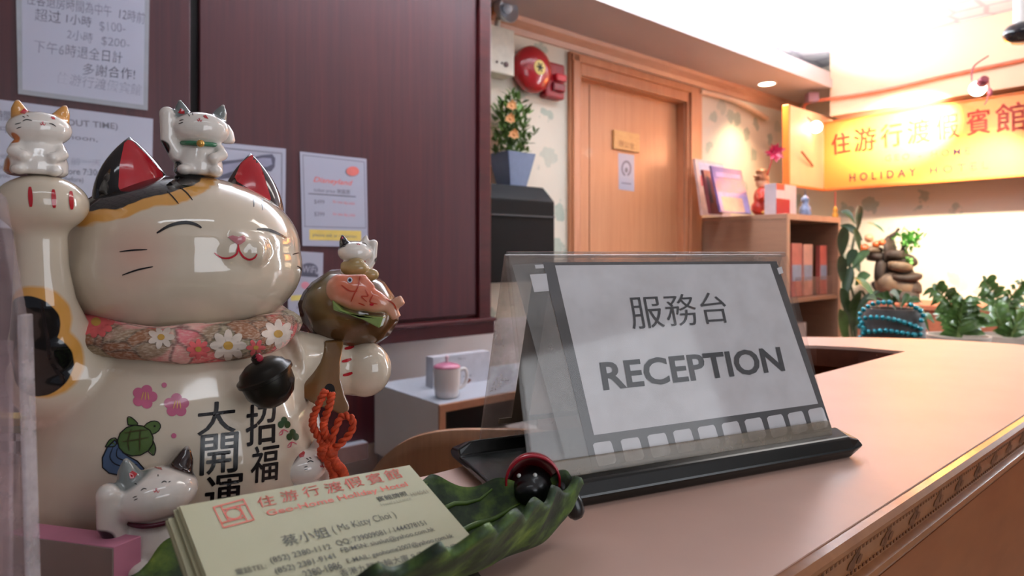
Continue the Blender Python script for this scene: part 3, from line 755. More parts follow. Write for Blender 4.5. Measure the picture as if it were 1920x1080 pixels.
M_mag1 = pm('magazine_pale', '#c9b3b0', .4, .15, 25); M_mag2 = pm('magazine_dark_red', '#6d3038', .35, .3, 40)
def upright(name, px0, px1, ytop, nn, th, mats, lab, cat, group=None, lean=0, deco=None):
    a, c = on_n(px0, 390, nn).dot(DV), on_n(px1, 390, nn).dot(DV); zt = on_n((px0 + px1) / 2, ytop, nn).z; z0 = zb_ + .0008
    b = B(); b.hexa(SN(a, nn, z0), DV * (c - a), NV * th, ZV * (zt - z0) + NV * lean)
    if deco:
        for mi, fu0, fu1, fv0, fv1 in deco:
            b.mi = mi; o = SN(a + (c - a) * fu0, nn - .001, z0 + (zt - z0) * fv0) + NV * lean * fv0
            b.hexa(o, DV * (c - a) * (fu1 - fu0), NV * .002, (ZV * (zt - z0) + NV * lean) * (fv1 - fv0))
    return tag(b.build(name, mats, bevel=.001), lab, cat, group)
M_viol = pm('cover_violet', '#4a3f74', .3, .35, 14); M_lil = pm('cover_lilac', '#8a78a8', .3, .3, 20); M_pch = pm('cover_peach', '#d3a184', .3, .2, 20)
upright('magazine', 1317, 1371, 300, 2.04, .014, [M_mag1, pm('cover_pink', '#c8495e', .4, .2, 25), pm('cover_bluewhite', '#a9b4cd', .4, .1, 25)], 'tallest pale magazine leaning on the wall at the back of the bookcase top', 'magazine', 'magazines on the bookcase', .05, ((2, .1, 1, .72, .95), (1, .1, .5, .52, .7)))
upright('magazine', 1334, 1356, 318, 1.94, .02, [M_mag2, pm('spine_dark', '#2f2430', .4)], 'narrow dark red magazine between the pale and the violet ones', 'magazine', 'magazines on the bookcase', .05, ((1, .1, .35, .25, .85),))
upright('magazine', 1352, 1409, 313, 1.84, .012, [M_viol, M_lil, M_pch], 'violet magazine with a peach lower half at the front of the bookcase top', 'magazine', 'magazines on the bookcase', .06, ((1, .02, .98, .02, .45), (2, .1, .8, .03, .35), (1, .1, .9, .78, .88)))
upright('gift_box', 1456, 1493, 346, 1.74, .07, [pm('box_white', '#d9c9c9', .4, .05, 20), pm('box_red', '#b01f2e', .35, .1, 20)], 'red and white gift box near the front corner of the bookcase', 'box', None, 0, ((1, -.01, .66, -.0, .52), (1, -.01, .4, .8, 1.0)))
# deity figurine
fp = on_z(1428, 397, zb_); fp = fp.normalized() * 0 + SN(on_n(1428, 397, 1.90).dot(DV), 1.90, zb_)
t = thing('fortune_figurine', 'red and gold seated fortune figurine holding a crimson flower', 'figurine', fp)
M_gold = pm('gold_paint', '#c98a3a', .3, .25, 60, .4); M_robe = pm('red_robe', '#b83428', .35, .3, 50); M_skin = pm('painted_skin', '#dba582', .4)
b = B(); b.ell(fp + ZV * .05, (.06, .045, .05)); b.ell(fp + ZV * .11, (.045, .04, .06)); b.tube([fp + ZV * .13 - DV * .03, fp + ZV * .1 - DV * .065 - NV * .03, fp + ZV * .08 - DV * .03 - NV * .05], [.018, .018, .014]); b.tube([fp + ZV * .14 + DV * .03, fp + ZV * .16 + DV * .06, fp + ZV * .22 + DV * .05], [.018, .017, .012])
b.fused('robe', M_robe, t, .005, 3)
b = B(); b.ell(fp + ZV * .195, (.034, .032, .036)); hd_ = b.build('head', M_skin, t, smooth=180)
b = B(); b.lathe([(.037, .205), (.04, .22), (.03, .24), (.034, .262), (.012, .275), (0, .278)], fp, None, 16); b.ell(fp + ZV * .228 - DV * .05, (.022, .01, .008)); b.ell(fp + ZV * .228 + DV * .045, (.022, .01, .008)); b.build('hat', pm('brown_gold_hat', '#8a4f2a', .4, .3, 60), hd_, smooth=50)
b = B(); b.ell(fp + ZV * .05 - NV * .05 + DV * .02, (.034, .012, .02)); b.ell(fp + ZV * .12 - NV * .042 + DV * .012, .016); b.ell(fp + ZV * .02 - NV * .045 - DV * .03, (.03, .012, .014)); b.build('gold_ingot', M_gold, t, smooth=180)
q = W(1451, 287, 3.45)
b = B()
for a in range(26):
    dv = Vector((math.cos(a * 2.4), -.5 + .4 * math.sin(a * 3.1), math.sin(a * 2.4))) * (.034 + .01 * (a % 3)); b.leaf(q, q + dv, .02, up=Vector((0, -1, .3)), n=3)
b.ell(q, .012, seg=10, rings=6); b.tube([q, fp + ZV * .22 + DV * .05], .004, 6); b.build('flower', pm('crimson_petals', '#b0143f', .4), t)
# blue bottle, gold charm
bp_ = SN(on_n(1510, 398, 1.72).dot(DV), 1.72, zb_)
t = thing('porcelain_bottle', 'small blue and white porcelain figure behind the gift box', 'ornament', bp_)
M_bw = pm('blue_white_glaze', '#6f7f9e', .25, .6, 45); 
b = B(); b.lathe([(0, 0), (.028, 0), (.034, .02), (.03, .05), (.016, .07), (.02, .085), (.022, .1), (.01, .115), (0, .12)], bp_, None, 20); b.build('body', M_bw, t, smooth=60)
b = B(); b.tube([bp_ + ZV * .085 - DV * .06, bp_ + ZV * .09, bp_ + ZV * .1 + DV * .05], [.003, .006, .003], 6); b.tube([bp_ + ZV * .115, bp_ + ZV * .15], [.006, .001], 6); b.build('stopper', pm('navy_glaze', '#26344c', .3), t, smooth=60)
gp = SN(on_n(1566, 404, 1.70).dot(DV), 1.70, zb_)
gp.x += 0; t = thing('gold_charm', 'tiny gold charm with upright red cord on the bookcase corner', 'ornament', gp)
b = B(); b.lathe([(0, 0), (.016, 0), (.018, .02), (.01, .035), (.014, .05), (.005, .07), (0, .075)], gp, None, 14); b.build('charm', pm('amber_gold', '#d89a3a', .25, .2, 60, .5), t, smooth=60)
b = B(); b.tube([gp + ZV * .072, gp + ZV * .12, gp + ZV * .16], .003, 6); b.build('cord', M_robe, t)

# ------------------------------------------------------------------ signboard, cables and lamps on the end wall
SG = 4.2
ps = Plane(DV * SG, -DV)
M_yel = pm('sign_yellow', '#e6943f', .35, .04, 3); M_orange = pm('orange_frame', '#d9722f', .35, .08, 10)
M_sred = pm('sign_red', '#d2452a', .4); M_spur = pm('sign_plum', '#2c1a33', .4); M_side = pm('wing_cream', '#eeb98f', .5, .06, 6)
s_tl, s_bl, s_r = ps.at(1545, 231), ps.at(1545, 355), ps.at(2150, 200)
nl, nr = s_tl.dot(NV), ps.at(2100, 250).dot(NV); zt, z0 = s_tl.z, s_bl.z
t = thing('hotel_signboard', 'long yellow hotel signboard with red Chinese lettering on the end wall', 'signboard', SN(SG + .1, (nl + nr) / 2, z0))
b = B(); b.sbox(SG, SG + .13, nr, nl, z0, zt); b.mi = 1
for tx, x0, x1, y0, y1, yt in (('住', 1560, 1596, 292, 286, 246), ('游', 1602, 1644, 287, 281, 236), ('行', 1652, 1694, 279, 273, 228), ('渡', 1702, 1746, 272, 266, 220), ('假', 1756, 1800, 264, 258, 210), ('賓', 1812, 1858, 256, 250, 201), ('館', 1866, 1926, 251, 244, 190)):
    ps.line(b, tx, (x0, y0), (x1, y1), (x0, yt + 6), .002, bold=.02)
b.mi = 2; ps.line(b, 'GEO - HOME', (1660, 303), (1818, 289), (1660, 291), .002, bold=.01, spacing=1.6); ps.line(b, 'HOLIDAY', (1593, 341), (1718, 330), (1593, 326), .002, bold=.012, spacing=1.7); ps.line(b, 'HOTEL', (1744, 327), (1853, 316), (1744, 313), .002, bold=.012, spacing=1.7); b.build('face_panel', [M_yel, M_sred, M_spur], t)
b = B(); b.sbox(SG - .012, SG + .01, nr, nl + .01, z0 - .012, z0 + .006); b.sbox(SG - .01, SG + .01, nr, nl + .01, zt - .004, zt + .006); b.build('trim_strip', M_orange, t, bevel=.003)
w0 = on_n(1478, 300, nl).dot(DV); zw = on_n(1478, 199, nl).z
b = B(); b.sbox(w0, SG + .13, nl + .0005, nl + .03, z0 - .004, zt + .05); b.build('side_wing', M_side, t)
b = B(); b.sbox(w0 - .012, w0 + .008, nl - .01, nl + .032, z0 - .006, zt + .05); b.sbox(w0, SG, nl - .012, nl + .004, z0 - .014, z0 + .002); b.build('wing_trim', M_orange, t, bevel=.004)
b = B(); pw_ = Plane(NV * nl, NV); b.tube([pw_.at(1497, 285) - NV * .02, pw_.at(1503, 297) - NV * .03, pw_.at(1513, 305) - NV * .02, pw_.at(1520, 312) - NV * .012], .007, 8); tag(b.build('hook_shadow', pm('shadow_brown', '#7d5038', .5), smooth=60), 'short brown tube standing for a hook shadow on the cream signboard side', 'hook')  # solid brown tube stands in for the cast shadow of a hook
# red lighting tube along the beam
pbm = Plane(DV * 4.165, -DV)
b = B(); pts = [pbm.at(x, y) - DV * (.014 + .004 * math.sin(x * .05)) for x, y in ((1503, 222), (1508, 206), (1522, 192), (1600, 180), (1680, 166), (1755, 148), (1830, 132), (1880, 122), (1990, 98))]
b.tube(curve3(pts, 60), .011, 8); tag(b.build('light_tube', pm('salmon_tube', '#cf6a4a', .35, .15, 30), smooth=180), 'salmon red tube running along the beam above the signboard', 'cable')
# clip lamps
def lamp(P, tgt, lab, strg, wire):
    t = thing('clip_lamp', lab, 'lamp', P)
    d = (tgt - P).normalized(); u = d.orthogonal().normalized(); v = d.cross(u)
    b = B(); b.ell(P, .036 if strg < 30 else .042, seg=20, rings=12); b.build('bulb', emit('lit_bulb' + str(int(strg)), '#fff1dd', strg), t, smooth=180)
    b = B(); b.lathe([(.018, -.075), (.022, -.06), (.024, -.035), (.02, -.03), (0, -.03)], P, (u, v, d), 18); b.build('socket', pm('lamp_socket', '#8a3a4a', .4), t, smooth=50)
    b = B(); b.tube(curve3(wire, 20), .004, 6); b.build('wire', MATS['lamp_socket'], t)
lamp(LAMP_A + DV * .03, LAMP_A + Vector((0, -.3, -.1)), 'lit clip lamp bulb at the left end of the signboard', 16, [LAMP_A + DV * .06, LAMP_A + Vector((-.03, .05, .08)), pbm.at(1505, 206) - DV * .02])
lamp(LAMP_B + Vector((0, .06, 0)), on_s(1735, 300, 4.25), 'lit clip lamp bulb hanging before the right half of the signboard', 24, [LAMP_B + Vector((0, .1, .05)), LAMP_B + Vector((.01, .1, .12)), on_s(1853, 105, 4.0)])
t = thing('hook_clip', 'plum coloured clip dangling beside the right clip lamp', 'clip', W(1853, 195, 3.2))
b = B(); b.ell(W(1856, 173, 3.2), (.012, .012, .022)); b.tube([W(1853, 150, 3.2), W(1855, 168, 3.2), W(1850, 190, 3.2), W(1846, 196, 3.2)], .003, 6); b.build('clip', MATS['lamp_socket'], t, smooth=180)
b = B(); b.hexa(W(1838, 108, 3.9), Vector((.07, 0, 0)), Vector((0, .05, 0)), Vector((0, 0, -.055))); tag(b.build('tube_bracket', pm('mauve_bracket', '#9a7484', .5), bevel=.006), 'mauve bracket under the ceiling edge above the right lamp', 'bracket')
b = B(); b.hexa(W(1516, 172, 4.08), Vector((.07, 0, 0)), Vector((0, .06, 0)), Vector((0, 0, -.06))); tag(b.build('tube_bracket', MATS['mauve_bracket'], bevel=.006), 'mauve bracket at the left corner of the beam', 'bracket')
q = W(1917, 62, 2.6)
t = thing('dome_camera', 'black dome camera under the white ceiling at the far right', 'camera', q)
b = B(); b.ell(q, (.07, .06, .045)); b.build('dome', pm('smoked_dome', '#15151c', .12, .1, 10, 0, .6), t, smooth=180)
b = B(); b.lathe([(.03, .03), (.03, CEIL - q.z), (0, CEIL - q.z)], q, None, 18); b.build('stem', M_white, t, smooth=50)
q = on_z(1438, 156, SOFF)
t = thing('downlight', 'small round lit downlight recessed in the soffit', 'ceiling light', q)
b = B(); b.tube([q + Vector((math.cos(a * .196) * .053, math.sin(a * .196) * .053, -.0035)) for a in range(32)], .0045, 8, True); b.build('ring', M_white, t, smooth=180)
b = B(); b.lathe([(.0455, -.004), (.0455, -.001), (0, -.001)], q, None, 24); b.build('lamp', emit('downlight_glow', '#fff0d8', 14), t)
# pale conduit on the back wall
b = B(); b.tube(curve3([on_n(x, y, WALL_N - .03) for x, y in ((1312, 172), (1360, 183), (1400, 200), (1438, 222))], 12), .016, 10); tag(b.build('conduit', pm('cream_conduit', '#d9b9a0', .5), smooth=60), 'pale conduit sloping along the wall above the bookcase', 'pipe')

# ------------------------------------------------------------------ plants and fountain beyond the counter
M_brick = pm('terracotta', '#b5694c', .7, .15, 25)
pq = on_s(1840, 578, 4.0); zp = pq.z
t = thing('brick_planter', 'long terracotta planter against the end wall', 'planter', SN(4.2, .6, 0))
b = B(); b.sbox(4.0, END_S - .005, -1.2, 1.6, 0, zp - .03); b.build('wall', M_brick, t)
b = B(); b.sbox(3.985, END_S - .005, -1.2, 1.605, zp - .029, zp); b.build('rim', M_brick, t, bevel=.004)
# fountain
M_rock = pm('slate_rock', '#33251d', .7, .45, 18, bump=.6); M_rock2 = pm('pale_rock', '#6a5643', .6, .35, 22, bump=.4)
fc = SN(4.17, 1.40, zp)
t = thing('rock_fountain', 'dark tiered rock fountain with orange balls by the lit wall', 'fountain', fc)
rnd = random.Random(11)
def fpx(px, py): return on_s(px, py, 4.15)
for k, (x0, x1, y, hh, m_) in enumerate(((1622, 1722, 573, 12, M_rock), (1638, 1728, 560, 18, M_rock), (1660, 1722, 540, 16, M_rock2), (1640, 1700, 530, 20, M_rock2), (1655, 1728, 520, 8, M_rock), (1640, 1672, 508, 24, M_rock), (1668, 1712, 500, 9, M_rock2), (1626, 1668, 482, 7, M_rock), (1660, 1700, 478, 8, M_rock), (1660, 1676, 470, 26, M_rock), (1630, 1655, 470, 6, M_rock2))):
    a, c = fpx(x0, y), fpx(x1, y); cc = (a + c) / 2; hw = (a - c).length / 2; hz = hh / 1200 * cc.y
    b = B(); b.ell(cc + DV * rnd.uniform(-.02, .02), (hw, .07, hz), (NV, DV, ZV), 18, 10, .6)
    for v in b.bm.verts: v.co += noise.noise_vector(v.co * 14) * .014
    o = b.build('rock_tier', m_, t, smooth=60)
b = B()
for x, y, r_ in ((1668, 560, .11), (1690, 540, .10), (1675, 515, .10), (1688, 492, .08), (1665, 535, .1)): b.ell(fpx(x, y) + DV * .03, (r_, .06, r_ * .55), (NV, DV, ZV), 20, 12)
for v in b.bm.verts: v.co += noise.noise_vector(v.co * 16) * .022
b.build('rock_core', M_rock, t)
M_ob = pm('orange_ball', '#c9622f', .25, .15, 20, 0, .5)
for x, y, r in ((1627, 466, .03), (1636, 447, .026), (1649, 458, .022), (1660, 455, .02)):
    b = B(); b.ell(fpx(x, y) - DV * .05, r); b.build('ball', M_ob if r != .026 else pm('pale_orange_ball', '#d9a07a', .25), t, smooth=180)
b = B(); rp = fpx(1672, 470)
b.tube(curve3([fpx(1668, 478), fpx(1664, 450), fpx(1676, 440), fpx(1686, 428)], 10), [.02] * 4 + [.014] * 3 + [.008] * 3, 8); b.tube([fpx(1690, 478), fpx(1694, 462), fpx(1702, 450)], [.014, .01, .006], 7); b.build('driftwood', M_rock, t, smooth=60)
b = B(); rnd = random.Random(5)
for k in range(130):
    c = fpx(1704 + rnd.gauss(0, 11), 452 + rnd.gauss(0, 8)); b.leaf(c, c + Vector((rnd.uniform(-.04, .04), rnd.uniform(-.04, .02), rnd.uniform(-.02, .04))), .02, n=3)
for k in range(40):
    c = fpx(1700 + rnd.gauss(0, 6), 490 + rnd.gauss(0, 9)); b.leaf(c, c + Vector((rnd.uniform(-.03, .03), -.02, rnd.uniform(-.02, .03))), .02, n=3)
b.tube([fpx(1694, 478), fpx(1700, 465), fpx(1704, 455)], .006, 6); b.build('bonsai', pm('fresh_green', '#6fae5a', .5, .35, 30), t)
# tall broad leaved plant
M_leaf = pm('deep_leaf', '#33482c', .35, .35, 20, 0, .2); M_leaf2 = pm('mid_leaf', '#4b6a38', .35, .35, 20, 0, .2); M_stem = pm('stem_green', '#4a4a2c', .5, .3, 20)
M_pot = pm('brown_pot', '#5b3a2a', .5, .1, 10)
YT = 3.25; tb = W(1600, 640, YT); tb.z = 0
t = thing('broadleaf_plant', 'tall dark broadleaf plant just right of the bookcase', 'plant', tb)
b = B(); b.lathe([(0, 0), (.11, 0), (.14, .3), (.15, .3), (.15, .34), (.13, .34), (.12, .28), (0, .28)], tb, None, 24); b.build('pot', M_pot, t, smooth=40)
b = B(); stems = [[(1600, 640), (1590, 560), (1597, 470), (1608, 425)], [(1606, 640), (1600, 590), (1612, 545), (1626, 560)], [(1592, 640), (1582, 560), (1580, 480)], [(1604, 640), (1606, 580), (1590, 520)]]
for s_ in stems: b.tube([tb + ZV * .27] + curve3([W(x, y, YT + .03 * i) for i, (x, y) in enumerate(s_)], 10), .007, 7)
b.build('stems', M_stem, t, smooth=60)
lv = [((1608, 432), (1609, 385), 16), ((1603, 420), (1577, 397), 10), ((1617, 451), (1575, 423), 13), ((1620, 420), (1658, 436), 7), ((1578, 480), (1580, 425), 20), ((1612, 470), (1600, 430), 12), ((1588, 500), (1606, 468), 14), ((1590, 480), (1612, 510), 16), ((1580, 530), (1574, 480), 18), ((1598, 505), (1630, 470), 13), ((1582, 560), (1596, 500), 17), ((1600, 520), (1640, 560), 12), ((1588, 590), (1576, 540), 16), ((1604, 535), (1632, 515), 14), ((1592, 600), (1612, 545), 15), ((1585, 640), (1574, 580), 18), ((1600, 620), (1585, 560), 18), ((1606, 610), (1630, 570), 15), ((1600, 590), (1648, 545), 10), ((1612, 585), (1668, 590), 13), ((1578, 620), (1596, 580), 16)]
rnd = random.Random(2)
for gi in range(2):
    b = B()
    for k, (a, c, w) in enumerate(lv):
        if k % 2 == gi:
            p, q = W(*a, YT - .05 * rnd.random()), W(*c, YT - .16 * rnd.random()); b.leaf(p, q, w / 1200 * YT * 1.25, Vector((0, 0, .02)), Vector((0, -1, .35)), 7)
    b.build('leaves', M_leaf if gi == 0 else M_leaf2, t, smooth=60)
# grey planter wound with teal beads
YG = 2.05; gx0, gx1 = W(1618, 600, YG).x, W(1728, 600, YG).x; gr = (gx1 - gx0) / 2; gc = Vector(((gx0 + gx1) / 2, YG, 0)); zg = EYE - (578 - 475) / 1200 * YG
t = thing('grey_planter', 'tall dark grey planter wound with teal beads', 'planter', gc)
b = B(); b.lathe([(0, 0), (gr * .8, 0), (gr, zg - .15), (gr * .96, zg - .05), (gr * .8, zg), (gr * .7, zg), (gr * .72, zg - .05), (0, zg - .05)], gc, None, 36); b.build('pot', pm('charcoal_pot', '#4c4643', .6, .25, 12), t, smooth=60)
b = B(); rnd = random.Random(8)
for k, (a, c, w) in enumerate((((1680, 580), (1640, 556), 16), ((1690, 580), (1668, 548), 16), ((1690, 575), (1712, 560), 14), ((1700, 580), (1738, 600), 14), ((1710, 590), (1742, 622), 16), ((1665, 575), (1655, 550), 14), ((1650, 580), (1625, 560), 12), ((1700, 575), (1730, 570), 13), ((1720, 600), (1752, 606), 14), ((1675, 570), (1690, 545), 13))):
    b.leaf(W(*a, YG - .02), W(*c, YG - .12 * rnd.random()), w / 1200 * YG, Vector((0, 0, .02)), Vector((0, -1, .4)), 6)
b.build('leaves', M_leaf2, t, smooth=60)
M_teal = pm('teal_pearl', '#0f8f9e', .18, .1, 10, .5, .6)
t = thing('bead_garland', 'shiny teal bead garland looped around the grey planter', 'garland', Vector((gc.x, YG - gr, zg - .12)))
rows = [[(1668, 567), (1640, 569), (1616, 583), (1612, 598), (1616, 610)], [(1708, 572), (1726, 583), (1732, 596), (1726, 602)], [(1612, 598), (1640, 595), (1670, 598), (1700, 606), (1726, 617), (1728, 626), (1714, 628)], [(1612, 612), (1626, 622), (1660, 620), (1690, 624), (1714, 628)], [(1616, 605), (1620, 622), (1612, 634)]]
bp0 = None; nb = 0
for rw in rows:
    P = smoothline(rw, 200); acc = 0; last = None
    for q in P:
        if last is None or math.hypot(q[0] - last[0], q[1] - last[1]) > 10.2:
            last = q; x = (q[0] - CX) / F_PX
            # front surface of the round planter along this sight line
            A = x * x + 1; Bq = -2 * (x * gc.x + YG); Cq = gc.x ** 2 + YG ** 2 - (gr * 1.06) ** 2; disc = Bq * Bq - 4 * A * Cq
            Y = (-Bq - math.sqrt(max(0, disc))) / (2 * A)
            pos = W(q[0], q[1], Y)
            if bp0 is None:
                b = B(); b.ell(pos, .0078, seg=14, rings=8); bp0 = b.build('bead', M_teal, t, smooth=180); p0_ = pos.copy()
            elif nb < 98:
                o = bp0.copy(); COL.objects.link(o); o.parent = t; o.location = pos - p0_
            nb += 1
# zamioculcas plants in white pots
M_zz = pm('zz_leaf', '#587a3c', .3, .35, 16, 0, .3); M_zz2 = pm('zz_stem', '#6f8a4a', .4)
def zz(px, Y, stems, lab, seed):
    rnd = random.Random(seed)
    base = W(px, 640, Y); base.z = 0; zr = EYE - (628 - 475) / 1200 * Y
    t = thing('zz_plant', lab, 'plant', base, 'ZZ plants in front of the terracotta planter')
    b = B(); b.lathe([(0, 0), (.1, 0), (.105, zr - .02), (.11, zr), (.1, zr), (.098, zr - .03), (0, zr - .03)], base, None, 28); b.build('pot', MATS.get('pale_planter') or pm('pale_planter', '#cfc6bb', .5), t, smooth=40)
    bl, bs_ = B(), B()
    for pts in stems:
        P = [base + ZV * (zr - .03)] + [W(x, y, Y + rnd.uniform(-.05, .05)) for x, y in pts]
        C = curve3(P, 16); bs_.tube(C, [.009 - .0004 * i for i in range(16)], 7)
        for i in range(3, 16):
            for sg in (-1, 1):
                d = (C[min(15, i + 1)] - C[i - 1]).normalized(); side = Vector((d.z, 0, -d.x)).normalized() * sg
                ln = .085 * (1 - .45 * i / 15) ; tip = C[i] + side * ln * .85 + d * ln * .55 + Vector((0, rnd.uniform(-.04, .02), -.012))
                bl.leaf(C[i], tip, ln * .42, Vector((0, -.006, .01)), Vector((0, -1, .5)), 5)
        bl.leaf(C[15], C[15] + (C[15] - C[13]) * 1.2, .03, up=Vector((0, -1, .4)), n=5)
    bl.build('leaves', M_zz, t, smooth=60); bs_.build('stems', M_zz2, t, smooth=60)
zz(1795, 2.5, [[(1800, 590), (1806, 565)], [(1785, 580), (1755, 542)], [(1815, 600), (1828, 590)], [(1790, 610), (1776, 590)]], 'ZZ plant with fanned leaves, left of the two by the planter', 4)
zz(1890, 2.7, [[(1880, 600), (1895, 560), (1916, 535)], [(1866, 585), (1862, 560), (1848, 530)], [(1905, 610), (1925, 585)], [(1890, 620), (1884, 595)]], 'ZZ plant with one tall bare sprig at the right picture edge', 6)

# ------------------------------------------------------------------ reception counter
M_lam = pm('pinkish_laminate', '#d4b0a0', .34, .05, 14, stretch=(1, 1, 1), spec=.5)
M_cwood = wood('counter_panel_wood', '#85471f', '#9a5a30', (4, 4, 14), .4, rotz=R(-40))
M_mould = wood('moulding_wood', '#8a5532', '#a0683f', (30, 30, 30), .28, .3)
M_inner = wood('inner_edge_wood', '#5b2f22', '#70402d', (20, 20, 20), .35)
h = H
outer = [(-9, 1.0), (7.3, 1.0), (7.75, 1.04), (8.15, 1.15), (8.5, 1.35), (8.7, 1.6), (8.76, 1.85), (8.62, 2.35), (8.43, 2.71), (8.1, 3.12), (7.67, 3.54), (7.0, 4.1), (6.0, 4.8), (5.0, 5.5)]
inner = [(4.6, 5.0), (5.7, 4.25), (6.4, 3.75), (7.0, 3.2), (7.2, 2.85), (7.27, 2.42), (1.55, 2.45), (1.3, 2.5), (1.15, 2.7), (1.15, 4.1), (-9, 4.1)]
t = thing('reception_counter', 'pinkish laminate reception counter curving round at its far end', 'counter', SN(.3, .3, 0))
def outline(z): return [SN(s * h, n * h, z) for s, n in outer + inner]
b = B(); b.prism(outline(TOP - .005), ZV * .005); b.build('countertop', M_lam, t)
b = B(); b.prism(outline(TOP - .034), ZV * .0285); b.build('edge_core', M_inner, t)
# outer moulding swept along the customer side
path = [SN(s * h, n * h) for s, n in outer]
prof = [(0, -.001), (.006, -.0005), (.0085, -.004), (.0085, -.007), (.006, -.0105), (.002, -.0115), (.002, -.013), (.0035, -.0145), (.002, -.016), (.0015, -.034), (.003, -.0345), (.006, -.036), (.007, -.039), (.006, -.042), (.003, -.0435), (0, -.044)]
def sweep(b, path, prof):
    rows = []
    for i, p in enumerate(path):
        a, c = path[max(0, i - 1)], path[min(len(path) - 1, i + 1)]
        d = (c - a).normalized(); o = Vector((d.y, -d.x, 0))
        rows.append([b.bm.verts.new(p + o * x + ZV * (TOP + z * (.8 if z > -.1 else 1))) for x, z in prof])
    for A, Q in zip(rows, rows[1:]):
        for j in range(len(prof) - 1): b._f([A[j], Q[j], Q[j + 1], A[j + 1]])
b = B(); sweep(b, path, prof); b.build('edge_moulding', M_mould, t, smooth=35)
# carved band: beads and leaf motifs
M_carv = pm('carving_brown', '#774a2d', .5, .2, 60)
b = B(); k = 0; s_ = -.2
while s_ < 1.0:
    for z in (-.0150, -.0258):
        o = SN(s_, h, TOP + z) - NV * .0022; b.hexa(o, DV * .0024, NV * .0008, ZV * .0016)
    if k % 9 == 4:
        for dx, dz, w in ((-.006, -.001, .007), (.0, .002, .008), (.006, -.001, .007), (-.003, -.003, .005), (.004, .004, .005)):
            o = SN(s_ + dx, h, TOP - .0208 + dz * .8) - NV * .0022; b.leaf(o - DV * w * .6, o + DV * w * .6 + ZV * .003, .004, up=NV, n=4, fold=0)
    s_ += .0052; k += 1
b.build('carving', M_carv, t)
b = B(); sweep(b, path, [(-.006, -.043), (-.006, -TOP + .002)])
b.build('front_panel', M_cwood, t, solid=.012)

# ------------------------------------------------------------------ reception tent sign
ang = R(24); U = Vector((math.cos(ang), math.sin(ang), 0)); V = Vector((-math.sin(ang), math.cos(ang), 0))
L0 = Vector((.0085, .3755, TOP)); WID = .272; DEP = .108
t = thing('reception_sign', 'clear acrylic tent sign lettered RECEPTION on a black base', 'sign', L0 + U * WID / 2 + V * DEP / 2)
M_acr = acrylic('clear_acrylic', '#f4f2f0', .12, '#b9aea6', .06)
M_basebk = pm('black_plastic', '#10120f', .22, .25, 40, bump=.05)
aw0, aw1 = .009, .009 + .2545; zb = TOP + .0165; zr = TOP + .1535
fb = L0 + U * aw0 + V * .010; bb_ = L0 + U * aw0 + V * (DEP - .010); rg = L0 + U * (aw0 + .002) + V * (DEP / 2)
AW = U * (aw1 - aw0)
def panel(b, p0, p1, wv, th, n): b.hexa(p0, wv, p1 - p0, n * th)
f0 = Vector((fb.x, fb.y, zb)); r0 = Vector((rg.x, rg.y, zr)) - V * .0015; k0 = Vector((bb_.x, bb_.y, zb)); r1 = Vector((rg.x, rg.y, zr)) + V * .0015
fn = U.cross(r0 - f0).normalized(); fn = fn if fn.dot(-V) > 0 else -fn
kn = U.cross(r1 - k0).normalized(); kn = kn if kn.dot(V) > 0 else -kn
b = B(); panel(b, f0, r0, AW * .987, .0022, fn); b.build('front_panel', M_acr, t, bevel=.0006)
b = B(); panel(b, f0 - fn * .0048, r0 - fn * .0048 - ZV * .002, AW * .987, .0018, fn); b.build('inner_panel', M_acr, t)
b = B(); panel(b, k0, r1, AW * .987, .0035, kn); b.build('back_panel', acrylic('dusty_acrylic', '#f0ece8', .55, '#c9b9ae', .1), t, bevel=.0006)
b = B(); b.tube([Vector((rg.x, rg.y, zr + .0006)), Vector((rg.x, rg.y, zr + .0006)) + AW * .985], .0022, 8); b.build('ridge', acrylic('ridge_acrylic', '#c9c6c4', .3, '#a8a29c'), t, smooth=60)
# base: black channel with pointed ends
b = B()
prof = [(0, 0), (-.004, .007), (.001, .0155), (.014, .020), (.018, .011), (DEP - .018, .011), (DEP - .014, .020), (DEP - .001, .0155), (DEP + .004, .007), (DEP, 0)]
rows = []
for x, k, lift in ((-.010, .45, .006), (0, 1, 0), (WID, 1, 0), (WID + .010, .45, .006)):
    rows.append([b.bm.verts.new(L0 + U * x + V * v + ZV * (lift + z * k)) for v, z in prof])
for A, Q in zip(rows, rows[1:]):
    for j in range(len(prof)): b._f([A[j], Q[j], Q[(j + 1) % len(prof)], A[(j + 1) % len(prof)]])
b._f(rows[0][::-1]); b._f(rows[-1]); b.build('base', M_basebk, t, bevel=.0015)
b = B(); b.hexa(f0 + fn * .0022 + U * .0 - ZV * .001, AW * .99, (r0 - f0).normalized() * .011, fn * .0022); b.build('bottom_lip', acrylic('lip_acrylic', '#e0d8cc', .8, '#a39684', .15), t, bevel=.001)
